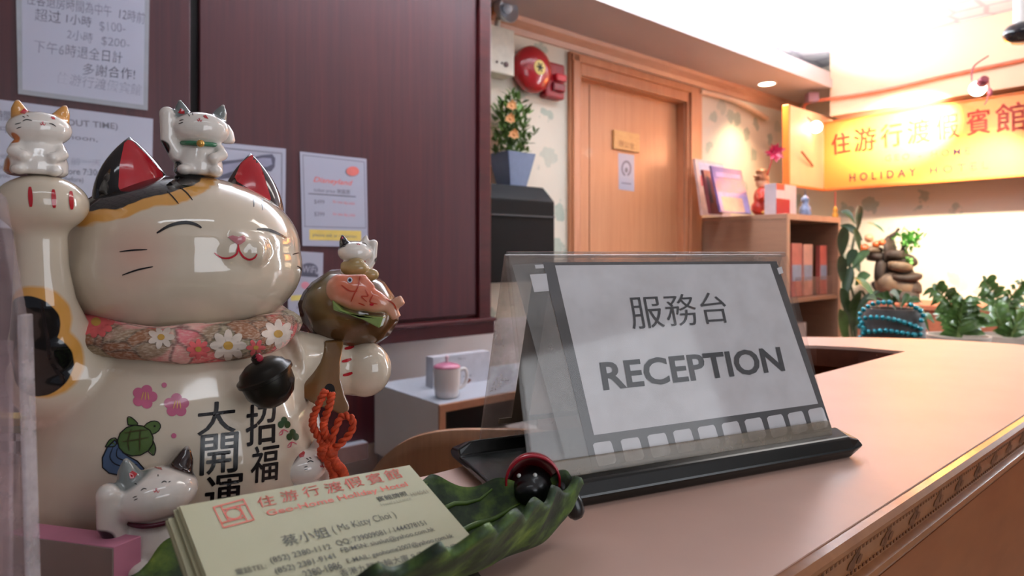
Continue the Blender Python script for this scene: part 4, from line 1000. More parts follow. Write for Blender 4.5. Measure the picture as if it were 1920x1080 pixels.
# printed film strip insert
pi_ = Plane(f0 - fn * .0008, fn)
M_fblack = pm('film_black', '#3b3d42', .5, .06, 30); M_fwhite = pm('film_white', '#e6e6ea', .5, .03, 20); M_fgrey = acrylic('film_grey', '#d5d5d4', .6, '#a5a5a2', .3); M_let = pm('letter_grey', '#33353a', .5)
b = B(); sheet(b, pi_, [(1017, 492), (1456, 490), (1559, 803), (1111, 881)], .0003); b.mi = 1
pi_.fill(b, [(1040, 498), (1443, 495), (1533, 757), (1113, 816)], .0005)
for c0, c1, y0 in ((1111, 1153, 835), (1163, 1205, 828), (1213, 1255, 820), (1261, 1302, 812), (1307, 1347, 805), (1352, 1391, 798), (1395, 1434, 791), (1437, 1474, 785), (1476, 1512, 779), (1514, 1550, 772)):
    w = c1 - c0 - 7; hh = 40 - (c0 - 1111) * .012; sl = 9; m = 3.5
    P = [(c0, y0 - 4 + m), (c0 + m, y0 - 4.5), (c0 + w - m, y0 - 8.5), (c0 + w, y0 - 8 + m), (c0 + w + sl, y0 + hh - 9 - m), (c0 + w + sl - m, y0 + hh - 6), (c0 + sl + m, y0 + hh), (c0 + sl, y0 + hh - m)]
    pi_.fill(b, P, .0005)
pi_.fill(b, [(1456, 503), (1465, 500), (1468, 512), (1460, 515)], .0005)
b.mi = 2
pi_.line(b, '服務台', (1186, 618), (1367, 605), (1180, 556), .0010, spacing=1.05, bold=-.004)
pi_.line(b, 'RECEPTION', (1131, 733), (1471, 696), (1117, 680), .0010, bold=.022)
b.build('insert_sheet', [M_fblack, M_fwhite, M_let], t, normals=False)
b = B(); sheet(b, pi_, [(960, 497), (1016, 493), (1110, 881), (1068, 886)], .0002); b.mi = 1; pi_.fill(b, [(993, 515), (1024, 513), (1029, 546), (1001, 548)], .0004); pi_.fill(b, [(1002, 497), (1018, 496), (1020, 503), (1004, 504)], .0004)
b.build('film_margin', [M_fgrey, M_fwhite], t, normals=False)
M_bs = bpy.data.materials.new('back_sheet_paper'); M_bs.use_nodes = True; nt = M_bs.node_tree; nt.nodes.remove(nt.nodes['Principled BSDF'])
d1, d2, ms = nd(nt, 'ShaderNodeBsdfDiffuse'), nd(nt, 'ShaderNodeBsdfTranslucent'), nd(nt, 'ShaderNodeMixShader')
cc_ = ramp(nt, noise_(nt, objco(nt), 25), [(.3, lin('#cfc6bf')), (.7, lin('#e0d8d2'))])
for q in (d1, d2): nt.links.new(cc_, q.inputs[0])
nt.links.new(d1.outputs[0], ms.inputs[1]); nt.links.new(d2.outputs[0], ms.inputs[2]); nt.links.new(ms.outputs[0], nt.nodes['Material Output'].inputs[0])
b = B(); lo = (r1 - k0); b.hexa(k0 + lo * .12 + U * .03 - kn * .0008, U * .20, lo * .8, kn * .0004); b.build('back_sheet', M_bs, t)
b = B(); b.hexa(k0 + lo * .12 + U * .022 - kn * .0012, U * .014, lo * .80, kn * .0003); b.hexa(k0 + lo * .10 + U * .012 - kn * .0010, U * .22, lo * .03, kn * .0004); b.build('back_film_band', pm('back_film_brown', '#7d6c58', .6), t)

# ------------------------------------------------------------------ lucky cat
CB = Vector((-.205, .400, TOP))
Fd = Vector((math.sin(R(48)), -math.cos(R(48)), 0)); Sd = Vector((math.cos(R(48)), math.sin(R(48)), 0))   # facing, and the cat's left
cat = thing('lucky_cat_figurine', 'large white glazed beckoning cat figurine with scarf, bell and mallet', 'figurine', CB)
AX = (Sd, Fd, ZV)
def L(p): return tuple(Vector(p) - CB)
GL = '#cfc0ab'
BLK, ORG, RED_, BRN = '#0d0b0c', '#d59a4c', '#b3202a', '#3a1a12'
M_kblack = pm('glaze_black', BLK, .1, .1, 20, 0, .6); M_kred = pm('glaze_red', RED_, .15, .08, 30, 0, .5); M_kpink = pm('glaze_pink', '#c8586e', .2, .1, 40, 0, .4)
M_kline = pm('brush_black', '#161214', .25); M_mouth = pm('mouth_red', '#c02a3a', .2, .05, 10, 0, .4); M_nose = pm('nose_pink', '#c98085', .2, .05, 10, 0, .5)
head_c = CB + ZV * .155 + Vector((.003, 0, 0))
earL, earR = W(262, 365, .372), W(468, 372, .423)
M_body = masked('cat_body_glaze', GL, [(L(W(56, 606, .314)), .0180, ORG, .05), (L(W(70, 682, .316)), .0205, ORG, .05), (L(W(44, 612, .314)), .0150, BLK, .02), (L(W(56, 688, .316)), .0178, BLK, .02), (L(W(98, 950, .372)), .021, BRN, .05), (L(W(150, 790, .35)), .02, '#c98a7a', .6)])
b = B(); b.lathe([(0, 0), (.070, 0), (.078, .005), (.083, .022), (.0825, .04), (.079, .058), (.072, .075), (.062, .09), (.052, .104), (.045, .115), (0, .118)], CB, AX, 48)
arm = [(W(77, 425, .325), .0112), (W(79, 500, .326), .0116), (W(84, 570, .328), .0138), (W(98, 640, .336), .0190), (W(130, 700, .35), .028), (W(190, 740, .37), .036)]
for (p, r), (q, r2) in zip(arm, arm[1:]): b.tube([p + (q - p) * i / 6 for i in range(7)], [r + (r2 - r) * i / 6 for i in range(7)], 20); b.ell(q, r2)
b.ell(W(80, 383, .325), (.0205, .0205, .0150), AX); b.ell(W(79, 405, .325), (.0150, .0150, .012), AX)
for p, q, r, r2 in ((W(520, 690, .420), W(600, 680, .448), .027, .020), (W(600, 680, .446), W(672, 698, .462), .021, .017)): b.tube([p + (q - p) * i / 6 for i in range(7)], [r + (r2 - r) * i / 6 for i in range(7)], 20); b.ell(q, r2)
b.ell(W(685, 692, .455), (.0185, .0175, .0198))
body = b.fused('body', M_body, cat, .0017, 10)
# head
M_head = masked('cat_head_glaze', GL, [(L(W(222, 255, .364)), .0560, ORG, .015), (L(W(216, 250, .364)), .0500, BLK, .01), (L(W(470, 355, .425)), .0125, BRN, .1), (L(W(258, 478, .34)), .012, '#cf8a78', .9)], .07, .8)
b = B(); b.ell(head_c + ZV * .003, (.0685, .060, .0455), AX, 48, 28); b.ell(head_c - ZV * .008, (.0700, .0605, .0455), AX, 48, 28)
b.ell(W(424, 470, .3665), .0120); b.ell(W(466, 471, .3745), .0115); b.ell(W(446, 448, .364), (.006, .006, .004))
head = b.fused('head', M_head, cat, .0017, 7)
# ears
def ear(base, tip, w, d, mats, ang=0):
    b = B(); ax = (tip - base); u = (Sd * math.cos(ang) + Fd * math.sin(ang)); f = u.cross(ax.normalized()).normalized(); n = 12
    rows = []
    for i in range(n + 1):
        tt = i / n; k = (1 - tt ** 2.1) * .97 + .03 * math.sqrt(max(0, 1 - tt)); 
        if i == n: rows.append([b.bm.verts.new(base + ax)])
        else: rows.append([b.bm.verts.new(base + ax * tt + u * w * k * math.cos(2 * math.pi * j / 24) + f * d * k * math.sin(2 * math.pi * j / 24)) for j in range(24)])
    for A, Q in zip(rows, rows[1:]):
        for j in range(24):
            kk = (j + 1) % 24
            b._f([A[j], A[kk], Q[0]] if len(Q) == 1 else [A[j], A[kk], Q[kk], Q[j]])
    b._f(rows[0][::-1]); return b.build('ear', mats, cat, smooth=180)
e1 = ear(W(262, 395, .375), W(243, 256, .372), .0245, .014, [M_kblack], -.15)
e2 = ear(W(474, 405, .418), W(470, 287, .424), .0205, .012, [pm('glaze_maroon', '#2d0d0f', .1, .1, 20, 0, .6)], .1)
paint(e1, [(233, 268), (240, 262), (248, 264), (275, 290), (305, 325), (306, 332), (280, 340), (250, 352), (226, 360), (222, 350), (224, 310)], M_kred)
paint(e2, [(472, 290), (483, 298), (494, 325), (508, 372), (506, 380), (480, 362), (444, 340), (440, 332), (452, 305)], M_kred)
# face
for pts, w in ((((294, 437), (318, 423), (345, 417), (365, 420), (378, 427)), 6.5), (((482, 430), (498, 430), (515, 435), (537, 446)), 5.5), (((224, 472), (250, 469), (276, 468)), 3), (((229, 516), (258, 506), (287, 500)), 3.2),
               (((313, 358), (325, 370), (335, 382)), 2.4), (((337, 351), (350, 361), (361, 375)), 2.4), (((475, 365), (476, 375), (476, 388)), 2.2), (((492, 372), (492, 382), (493, 394)), 2.2), (((549, 477), (556, 475), (561, 474)), 2.4), (((557, 499), (563, 502), (566, 508)), 2.4)):
    stroke(head, pts, w, M_kline)
paint(head, [(427, 444), (436, 441), (447, 444), (457, 441), (461, 445), (460, 452), (452, 458), (447, 460), (438, 453)], M_nose, lift=.0005)
for pts, w in ((((447, 458), (446, 468), (443, 477), (430, 484), (415, 483), (402, 474)), 3.8), (((447, 458), (449, 470), (457, 482), (468, 487), (478, 483), (482, 476)), 3.8)): stroke(head, pts, w, M_mouth, lift=.0006)
# claws
for x, y0, y1 in ((57, 350, 388), (101, 355, 390), (134, 358, 393)): stroke(body, ((x - 1, y0), (x, (y0 + y1) / 2), (x + 1, y1)), 9, M_kred)
for x, y in ((655, 652), (650, 676), (652, 702)): stroke(body, ((x - 9, y + 2), (x, y), (x + 9, y - 3)), 6, M_kred)
# belly painting
for t_, x0, y0, x1, y1, sl in (('大', 366, 757, 440, 818, 4), ('開', 372, 816, 448, 893, 2), ('運', 382, 894, 456, 968, 0), ('招', 460, 760, 518, 838, 2), ('福', 470, 838, 524, 908, 0)):
    glyph_on(body, t_, x0, y0, x1, y1, M_kline, bold=.015, slant=sl, rise=8, shear=.06)
M_plum = pm('plum_pink', '#bf6080', .2, .12, 60, 0, .4); M_turt = pm('turtle_green', '#48602f', .2, .25, 60, 0, .4); M_wave = pm('wave_blue', '#4c6283', .2, .2, 50, 0, .4); M_yel_ = pm('stamen_yellow', '#d8a860', .3)
for cx, cy, a0 in ((271, 744, .3), (331, 760, 0)):
    for k in range(5):
        a = -math.pi / 2 + a0 + k * 2 * math.pi / 5; paint(body, oval(cx + 14 * math.cos(a), cy + 13 * math.sin(a), 10.5, 10, 14), M_plum, lift=.0003)
    paint(body, oval(cx, cy, 9, 9, 10), M_plum, lift=.00034)
    for k in (-1, 0, 1): stroke(body, ((cx + k * 4 + 2, cy - 9), (cx + k * 7 + 1, cy + 6)), 2, M_yel_, lift=.0006)
for x, y in ((308, 722), (326, 817)): paint(body, oval(x, y, 5, 5, 10), M_plum)
wave = [(215, 825), (200, 840), (191, 862), (194, 880), (210, 889), (235, 892), (262, 889), (272, 884), (262, 868), (245, 858), (232, 850), (226, 838)]
paint(body, wave, M_wave, lift=.0003)
stroke(body, wave + [wave[0]], 2.4, M_kline, False, lift=.0005)
for pts in (((212, 838), (206, 858), (220, 872), (252, 876), (268, 884)), ((220, 840), (219, 856), (234, 864), (258, 872))): stroke(body, pts, 2, M_kline, lift=.0006)
for pl_ in ([(240, 797), (239, 783), (247, 783), (259, 796)], [(287, 826), (292, 840), (288, 854), (276, 842)], [(197, 838), (206, 824), (218, 822), (216, 836)]):
    paint(body, pl_, M_turt, lift=.0003); stroke(body, pl_ + [pl_[0]], 1.8, M_kline, False, lift=.0005)
paint(body, oval(285, 802, 17, 12, 18, -.4), M_turt, lift=.0003); stroke(body, oval(285, 802, 17, 12, 18, -.4) + [(300, 795)], 1.8, M_kline, False, lift=.0005)
paint(body, oval(254, 826, 34, 29, 24, -.2), M_turt, lift=.0006); stroke(body, oval(254, 826, 34, 29, 24, -.2) + [(287, 819)], 2, M_kline, False, lift=.0008)
for pts in (((233, 812), (255, 808), (276, 806)), ((229, 828), (252, 825), (279, 820)), ((242, 845), (240, 826), (246, 804)), ((262, 845), (262, 826), (263, 804))): stroke(body, pts, 2.6, pm('shell_brown', '#3d3a1c', .3) if 'shell_brown' not in MATS else MATS['shell_brown'], lift=.001)
paint(body, oval(290, 799, 2, 2, 8), M_kline, lift=.0008)
M_leafd = pm('leaf_dark', '#2c4a2c', .3)
for cx, cy in ((533, 794), (549, 817)):
    for dx, dy in ((-6, 2), (6, 2), (0, -6)): paint(body, oval(cx + dx, cy + dy, 6, 7, 10), M_leafd)
    stroke(body, ((cx - 10, cy + 20), (cx - 2, cy + 12), (cx + 8, cy + 16)), 2, M_kpink); stroke(body, ((cx - 2, cy + 12), (cx - 4, cy + 20), (cx - 10, cy + 22)), 2, M_kpink)
# scarf
def scarf_mat():
    m, nt, bb = newmat('floral_scarf_cloth'); setp(bb, .85)
    co = objco(nt); nn = nt.nodes.new('ShaderNodeTexNoise'); nn.inputs['Scale'].default_value = 60; nt.links.new(co, nn.inputs['Vector'])
    mv = nt.nodes.new('ShaderNodeVectorMath'); mv.operation = 'MULTIPLY_ADD'; nt.links.new(nn.outputs['Color'], mv.inputs[0]); mv.inputs[1].default_value = (.006,) * 3; nt.links.new(co, mv.inputs[2])
    v = nt.nodes.new('ShaderNodeTexVoronoi'); v.inputs['Scale'].default_value = 75; nt.links.new(mv.outputs[0], v.inputs['Vector'])
    e = nt.nodes.new('ShaderNodeTexVoronoi'); e.feature = 'DISTANCE_TO_EDGE'; e.inputs['Scale'].default_value = 75; nt.links.new(mv.outputs[0], e.inputs['Vector'])
    petal = ramp(nt, v.outputs['Color'], [(0, lin('#d8605f')), (.33, lin('#e6b3a8')), (.55, lin('#dcc6b0')), (.75, lin('#e0848a'))], 'CONSTANT')
    big = noise_(nt, co, 26, 1)
    base = ramp(nt, big, [(.0, lin('#6b6138')), (.44, lin('#6b6138')), (.47, lin('#c7474b')), (.5, lin('#d68a86'))])
    cur = mix(nt, ramp(nt, big, [(.43, (0.25, 0.25, 0.25, 1)), (.52, (1, 1, 1, 1))]), base, petal)
    cur = mix(nt, ramp(nt, e.outputs['Distance'], [(.02, (.65,) * 3 + (1,)), (.09, (0, 0, 0, 1))]), cur, lin('#4a4038'))
    wv = noise_(nt, objco(nt, (1, 1, 3)), 420, 2); cur = mix(nt, ramp(nt, wv, [(.45, (0, 0, 0, 1)), (.7, (.4,) * 3 + (1,))]), cur, lin('#e3d0bb'))
    nt.links.new(cur, bb.inputs['Base Color']); bump_(nt, bb, wv, .4, .001); return m
M_scarf = scarf_mat(); rnd = random.Random(4)
b = B(); sc_c = CB + ZV * .1125
def scarffn(u, v):
    a = 2 * math.pi * u; p = 2 * math.pi * v
    fr = math.cos(a)     # 1 at the front
    rad = .0535 + .003 * fr; rr = .0145; rz = .0105 + .001 * math.sin(3 * a + 1)
    k = 1 + .05 * math.sin(7 * a + 2 * p) + .03 * math.sin(13 * a)
    return sc_c + (Fd * fr + Sd * math.sin(a)) * (rad + rr * k * math.cos(p)) + ZV * (rz * k * math.sin(p) - .0075 * fr)
g = [[b.bm.verts.new(scarffn(i / 72, j / 16)) for j in range(16)] for i in range(72)]
for i in range(72):
    for j in range(16): b._f([g[i][j], g[(i + 1) % 72][j], g[(i + 1) % 72][(j + 1) % 16], g[i][(j + 1) % 16]])
scarf = b.build('scarf', M_scarf, cat, smooth=180)
b = B(); b.ell(W(484, 672, .343), (.0026, .002, .0024)); b.build('red_knot', pm('knot_red', '#a01830', .6), scarf, smooth=180)
M_pet1, M_pet2, M_olv = pm('petal_white', '#cdbcae', .8, .15, 90), pm('petal_coral', '#cf5a5a', .8, .2, 90), pm('petal_center', '#b58a3e', .8, .2, 90)
for cx, cy, rr, m1, n_ in ((180, 603, 34, M_pet2, 11), (302, 632, 25, M_pet1, 7), (522, 626, 31, M_pet1, 8), (428, 648, 34, M_pet1, 8), (372, 655, 22, MATS['petal_coral'], 8), (480, 652, 18, MATS['petal_coral'], 6)):
    for k in range(n_):
        a = 2 * math.pi * k / n_; paint(scarf, oval(cx + rr * .62 * math.cos(a), cy + rr * .5 * math.sin(a), rr * .42, rr * .24, 10, a), m1, lift=.0004)
    paint(scarf, oval(cx, cy, rr * .28, rr * .24, 10), M_olv, lift=.0006)
# bell
bc = W(503, 716, .3475); ba = (ZV * .92 + Vector((-.32, 0, .0)) + Vector((0, -.25, 0))).normalized(); bu = ba.orthogonal().normalized(); bax = (bu, ba.cross(bu), ba)
M_bell = pm('blackened_bell', '#25211c', .32, .3, 50, .6)
b = B(); b.lathe([(0, -.0138), (.006, -.013), (.0105, -.0095), (.0132, -.004), (.0136, .0015), (.0136, .003), (.0150, .0036), (.0150, .0054), (.0134, .006), (.012, .009), (.008, .0118), (.003, .013), (.003, .0155), (0, .016)], bc, bax, 40); bell = b.build('bell', M_bell, cat, smooth=50)
b = B(); b.lathe([(.0030, .0132), (.0024, .0165), (0, .0175)], bc, bax, 12); b.build('hanger', M_bell, bell, smooth=60)
paint(bell, oval(547, 712, 5, 6, 10), MATS['dark_gap']); stroke(bell, ((520, 748), (540, 735), (548, 716)), 2.5, MATS['dark_gap'])
# mallet
M_mal = masked('mallet_glaze', '#5e4026', [(L(W(600, 520, .45)), .026, '#6f6f4e', .5), (L(W(640, 555, .44)), .016, '#a07a3c', .5)], .14, .6, .15)
mc_ = W(655, 582, .468); mup = (ZV + Vector((.12, 0, 0)) + Fd * .15).normalized(); mu = mup.orthogonal().normalized(); max_ = (mu, mup.cross(mu), mup)
b = B(); b.lathe([(0, -.0285), (.012, -.0275), (.022, -.0235), (.032, -.0125), (.0365, 0), (.0345, .009), (.030, .017), (.021, .0255), (.014, .0275), (0, .028)], mc_, max_, 9)
mal = b.build('mallet_head', M_mal, cat, bevel=.004, bseg=4, smooth=180)
ol = [(608, 640), (645, 640), (638, 680), (638, 712), (646, 742), (656, 764), (652, 776), (638, 778), (618, 768), (596, 762), (578, 752), (560, 742), (553, 732), (556, 722), (572, 712), (586, 700), (600, 680), (606, 660)]
b = B(); b.prism([W(x, y, .432 - (y - 640) / 140 * .045) for x, y in ol], Vector((-.003, .010, 0)))
M_handle = masked('mallet_handle_glaze', '#6e4c27', [(L(W(645, 770, .43)), .012, '#7d4030', .4), (L(W(580, 690, .43)), .02, '#5e4a2a', .5)], .16, .6, .15)
hnd = b.build('mallet_handle', M_handle, cat, bevel=.0042, bseg=5, smooth=180)
paint(hnd, oval(618, 731, 10, 12, 16), MATS['dark_gap'], lift=.0002)
# fish on the mallet
b = B(); fx = (W(735, 575, .43) - W(640, 540, .43)).normalized(); fz = Vector((-fx.z, 0, fx.x)).normalized(); fax = (fx, Vector((0, 1, 0)), fz)
b.ell(W(662, 549, .435), (.0185, .009, .0115), fax); b.ell(W(688, 560, .435), (.0165, .0075, .0085), fax); b.ell(W(640, 542, .434), (.0105, .0085, .0105), fax); b.tube([W(705, 568, .435), W(728, 578, .435), W(738, 582, .435)], [.006, .0035, .003]); 
b.tube([W(732, 576, .435), W(745, 567, .435), W(756, 561, .435)], [.0042, .004, .0035]); b.tube([W(730, 578, .435), W(739, 588, .435), W(744, 597, .435)], [.0042, .004, .0035]); b.tube([W(650, 520, .434), W(680, 524, .434), W(700, 540, .434)], [.002, .004, .002])
M_fish = masked('fish_glaze', '#dca184', [(L(W(672, 532, .428)), .0165, '#d0573a', .35), (L(W(648, 524, .428)), .010, '#cf6a4a', .35), (L(W(705, 548, .43)), .008, '#cf5f40', .4)], .14, .6)
fish = b.fused('fish', M_fish, cat, .0012, 4)
M_orl = pm('brush_orange', '#b8412c', .25)
paint(fish, oval(656, 525, 5, 5.5, 12), pm('eye_white', '#cdd2dd', .2), lift=.0003); paint(fish, oval(656, 525, 3, 3.2, 10), pm('eye_blue', '#1d2440', .2), lift=.0006)
for pts in (((675, 518), (672, 535), (664, 552), (658, 566)), ((640, 534), (655, 545), (670, 546)), ((685, 543), (690, 555), (678, 556), (688, 566)), ((700, 552), (694, 566), (708, 570)), ((724, 560), (738, 570), (744, 582)), ((735, 558), (748, 556)), ((672, 568), (684, 573))): stroke(fish, pts, 2.6, M_orl)
paint(fish, oval(697, 571, 4, 2.5, 8), MATS['mouth_red'])
b = B(); gp_ = [(622, 562), (640, 580), (668, 592), (705, 594), (719, 594), (711, 616), (680, 600), (650, 590), (624, 582)]
b.prism([W(x, y, .4275) for x, y in gp_], Vector((0, .012, 0))); b.build('bamboo_leaf', pm('leaf_glaze', '#7f9350', .2, .1, 30, 0, .5), cat, bevel=.001)
# braided cord
M_cord = pm('orange_cord', '#c9471f', .7, .3, 260, bump=.5)
def rope(pts, r, twist=40, n=70):
    C = curve3(pts, n); out = ([], [])
    for i, p in enumerate(C):
        d = (C[min(n - 1, i + 1)] - C[max(0, i - 1)]).normalized(); u = d.cross(Vector((0, 1, .01))).normalized(); v = d.cross(u); a = i / n * twist
        for k in (0, 1): out[k].append(p + (u * math.cos(a + math.pi * k) + v * math.sin(a + math.pi * k)) * r * .55)
    return out
b = B(); Yc = .382
for pts, r in (([(610, 733), (600, 752), (588, 780), (588, 802), (602, 826), (612, 840)], .0022), ([(622, 738), (618, 760), (608, 788), (608, 808), (616, 828), (618, 842)], .0022), ([(618, 840), (628, 806), (642, 780), (660, 786), (658, 810), (636, 834), (618, 846)], .0021), ([(614, 838), (606, 846), (612, 856), (622, 852), (618, 842)], .0034), ([(614, 850), (618, 868), (626, 884), (628, 905)], .0028), ([(620, 852), (630, 870), (642, 884), (648, 905)], .0028)):
    for s_ in rope([W(x, y, Yc - .002 * (i % 2)) for i, (x, y) in enumerate(pts)], r): b.tube(s_, r * .62, 7)
b.build('tassel_cord', M_cord, cat, smooth=180)

# kittens on and around the cat
def kitten(base, hgt, face, lean=0, arm=0, spots=(), raise_=.86, glaze='#e3dbd2', ears=('#d59a4c', '#d59a4c'), fat=1.0, nm='kitten'):
    F = Vector((math.sin(R(face)), -math.cos(R(face)), 0)); S = Vector((math.cos(R(face)), math.sin(R(face)), 0)); Z = (ZV + S * lean).normalized(); ax = (S, F, Z); u = hgt
    P = lambda x, y, z: base + (S * x + F * y + Z * z) * u
    b = B(); b.lathe([(0, 0), (.30 * fat, 0), (.35 * fat, .05), (.34 * fat, .2), (.27 * fat, .4), (.2, .55), (0, .58)], base, (S * u, F * u, Z * u), 28)
    b.ell(P(0, .05, .68), (.40 * u, .33 * u, .26 * u), ax); b.ell(P(0, .30, .63), (.10 * u, .08 * u, .06 * u), ax)
    for sg in (-1, 1):
        b.tube([P(sg * .21, .02, .80), P(sg * .27, .02, .98), P(sg * .29, .02, 1.10)], [.15 * u, .088 * u, .02 * u], 12)
        if sg == arm:
            b.tube([P(sg * .27, .05, .25), P(sg * .42, .08, .5), P(sg * .44, .1, raise_)], [.11 * u, .1 * u, .105 * u], 14); b.ell(P(sg * .44, .1, raise_), .11 * u)
        else:
            b.tube([P(sg * .24, .1, .42), P(sg * .28, .28, .3), P(sg * .18, .34, .24)], [.09 * u, .09 * u, .075 * u], 12); b.ell(P(sg * .17, .34, .24), .085 * u)
        b.ell(P(sg * .2, .28, .06), (.11 * u, .14 * u, .08 * u), ax)
    m = masked(nm + '_glaze', glaze, [(L(P(-.26, .02, .9)), .19 * u, ears[0], .15), (L(P(.26, .02, .9)), .19 * u, ears[1], .15)] + [(L(P(*s[:3])), s[3] * u, s[4], .12) for s in spots], .12, .7)
    return b.fused('kitten', m, cat, u / 42, 5), P, F, S, Z, u
def face(o, eyes, whisk, nose, inner, lw=1.8):
    for e in eyes: stroke(o, e, lw, M_kline, lift=.0003)
    for e in whisk: stroke(o, e, lw * .85, M_kline, lift=.0003)
    if nose:
        x, y, s = nose; stroke(o, ((x - s, y - s * .2), (x - s * .5, y + s * .7), (x, y), (x + s * .6, y + s * .8), (x + s * 1.1, y)), lw * .9, MATS['mouth_red'], lift=.0003); paint(o, oval(x, y - s * .4, s * .45, s * .3, 8), M_nose, lift=.0004)
    for p in inner: paint(o, p, M_kpink if lw < 1.7 else M_kred, lift=.0003)
k1, P, F, S, Z, u = kitten(W(68, 330, .325), .0345, 38, .06, 0, [(-.36, .1, .1, .14, '#b5622c'), (-.3, .2, .5, .08, '#c07038')], ears=('#d99a52', '#d99a52'), fat=1.12, nm='kitten_tan')
face(k1, [((42, 227), (50, 224), (60, 226)), ((92, 231), (99, 233), (105, 237))], [((28, 233), (39, 230)), ((31, 241), (40, 238)), ((42, 218), (47, 220)), ((50, 216), (54, 218))], (80, 231, 5), [[(37, 211), (45, 203), (53, 208), (46, 214)], [(95, 219), (101, 216), (104, 224), (98, 223)]])
k2, P, F, S, Z, u = kitten(W(372, 331, .392), .0415, 30, .04, -1, [(-.47, .1, .38, .10, BLK), (-.36, .2, .08, .15, '#2a2a2c'), (.36, .1, .35, .08, '#55565a')], .86, ears=('#6d7472', '#6d7472'), fat=.95, nm='kitten_grey')
face(k2, [], [((336, 226), (344, 224)), ((335, 232), (343, 229)), ((352, 213), (356, 218)), ((360, 211), (362, 216))], (374, 224, 4.5), [[(334, 211), (339, 203), (346, 208), (346, 213), (338, 213)], [(380, 217), (386, 215), (391, 223), (384, 221)]])
b = B(); ang_ = [i * 2 * math.pi / 36 for i in range(36)]; b.tube([P(.245 * math.cos(a), .26 * math.sin(a) + .02, .475 - .03 * math.sin(a)) for a in ang_], .0014, 8, True); b.build('collar', pm('collar_green', '#3f7a58', .25), k2, smooth=180)
b = B(); b.ell(W(376, 269, .377), .0022); b.build('gold_bell', pm('bell_gold', '#d0a050', .2, .1, 30, .5), k2, smooth=180)
b = B(); b.prism([W(*q, .398) for q in ((403, 230), (412, 226), (422, 232), (430, 245), (434, 262), (430, 268), (415, 268), (405, 262))], Vector((.001, .005, 0))); fan = b.build('fan', pm('fan_white', '#ddd4cb', .15, .03, 10, 0, .6), k2, bevel=.0015, smooth=180)
paint(fan, oval(418, 245, 7, 8, 14, .3), M_kred)
k3, P, F, S, Z, u = kitten(W(664, 527, .462), .0305, 30, .0, 1, [(.47, .1, .5, .08, BLK)], .88, ears=('#1c1618', '#e3dbd2'), fat=1.0, nm='kitten_black_ear')
face(k3, [((645, 452), (651, 449), (657, 450)), ((678, 455), (684, 456), (688, 459))], [((642, 459), (647, 457)), ((643, 463), (648, 461))], (672, 456, 3.5), [[(636, 447), (641, 443), (645, 446), (640, 449)]], 1.5)
b = B(); b.tube([P(.23 * math.cos(a), .25 * math.sin(a) + .02, .46) for a in ang_], .0010, 8, True); b.build('collar', pm('collar_red', '#b03030', .25), k3, smooth=180)
b = B(); b.ell(W(665, 503, .452), (.010, .008, .006)); b.ell(W(690, 515, .455), (.008, .006, .005)); b.ell(W(668, 493, .452), (.006, .006, .004)); b.tube([W(648, 500, .45), W(642, 492, .45)], [.004, .002]); b.fused('gold_sack', pm('sack_gold', '#a58a58', .25, .15, 60, 0, .5), k3, .0008, 4)
k4, P, F, S, Z, u = kitten(W(281, 1050, .312), .0480, 46, .06, -1, [(-.47, .12, .38, .11, BLK), (.30, .30, .22, .2, '#4a2812'), (.3, .3, .4, .11, '#c98a3a')], .8, ears=('#7f8582', '#2c1c1a'), fat=.95, nm='kitten_seated')
face(k4, [((264, 920), (269, 916), (275, 917)), ((303, 905), (308, 902), (313, 904))], [((249, 933), (257, 930)), ((251, 938), (258, 935)), ((316, 904), (320, 902)), ((252, 906), (257, 908)), ((296, 889), (297, 893))], (293, 919, 5.5), [[(242, 888), (248, 882), (258, 888), (252, 896), (244, 898)], [(288, 876), (293, 866), (301, 872), (304, 881), (296, 879)]])
b = B(); b.tube([P(.25 * math.cos(a), .27 * math.sin(a) + .02, .475 - .03 * math.sin(a)) for a in ang_], .0012, 8, True); b.build('collar', pm('collar_plum', '#5c1f30', .25), k4, smooth=180)
k5, P, F, S, Z, u = kitten(W(566, 955, .385), .0385, 52, .0, 1, [], .8, ears=('#4a2420', '#e3dbd2'), fat=1.0, nm='kitten_brown_ear')
face(k5, [((576, 867), (582, 864), (588, 866))], [((570, 876), (577, 874)), ((570, 881), (577, 879)), ((574, 859), (579, 862)), ((580, 857), (584, 860)), ((607, 868), (611, 866))], (604, 873, 4), [[(560, 852), (566, 842), (572, 848), (570, 856), (562, 858)]])

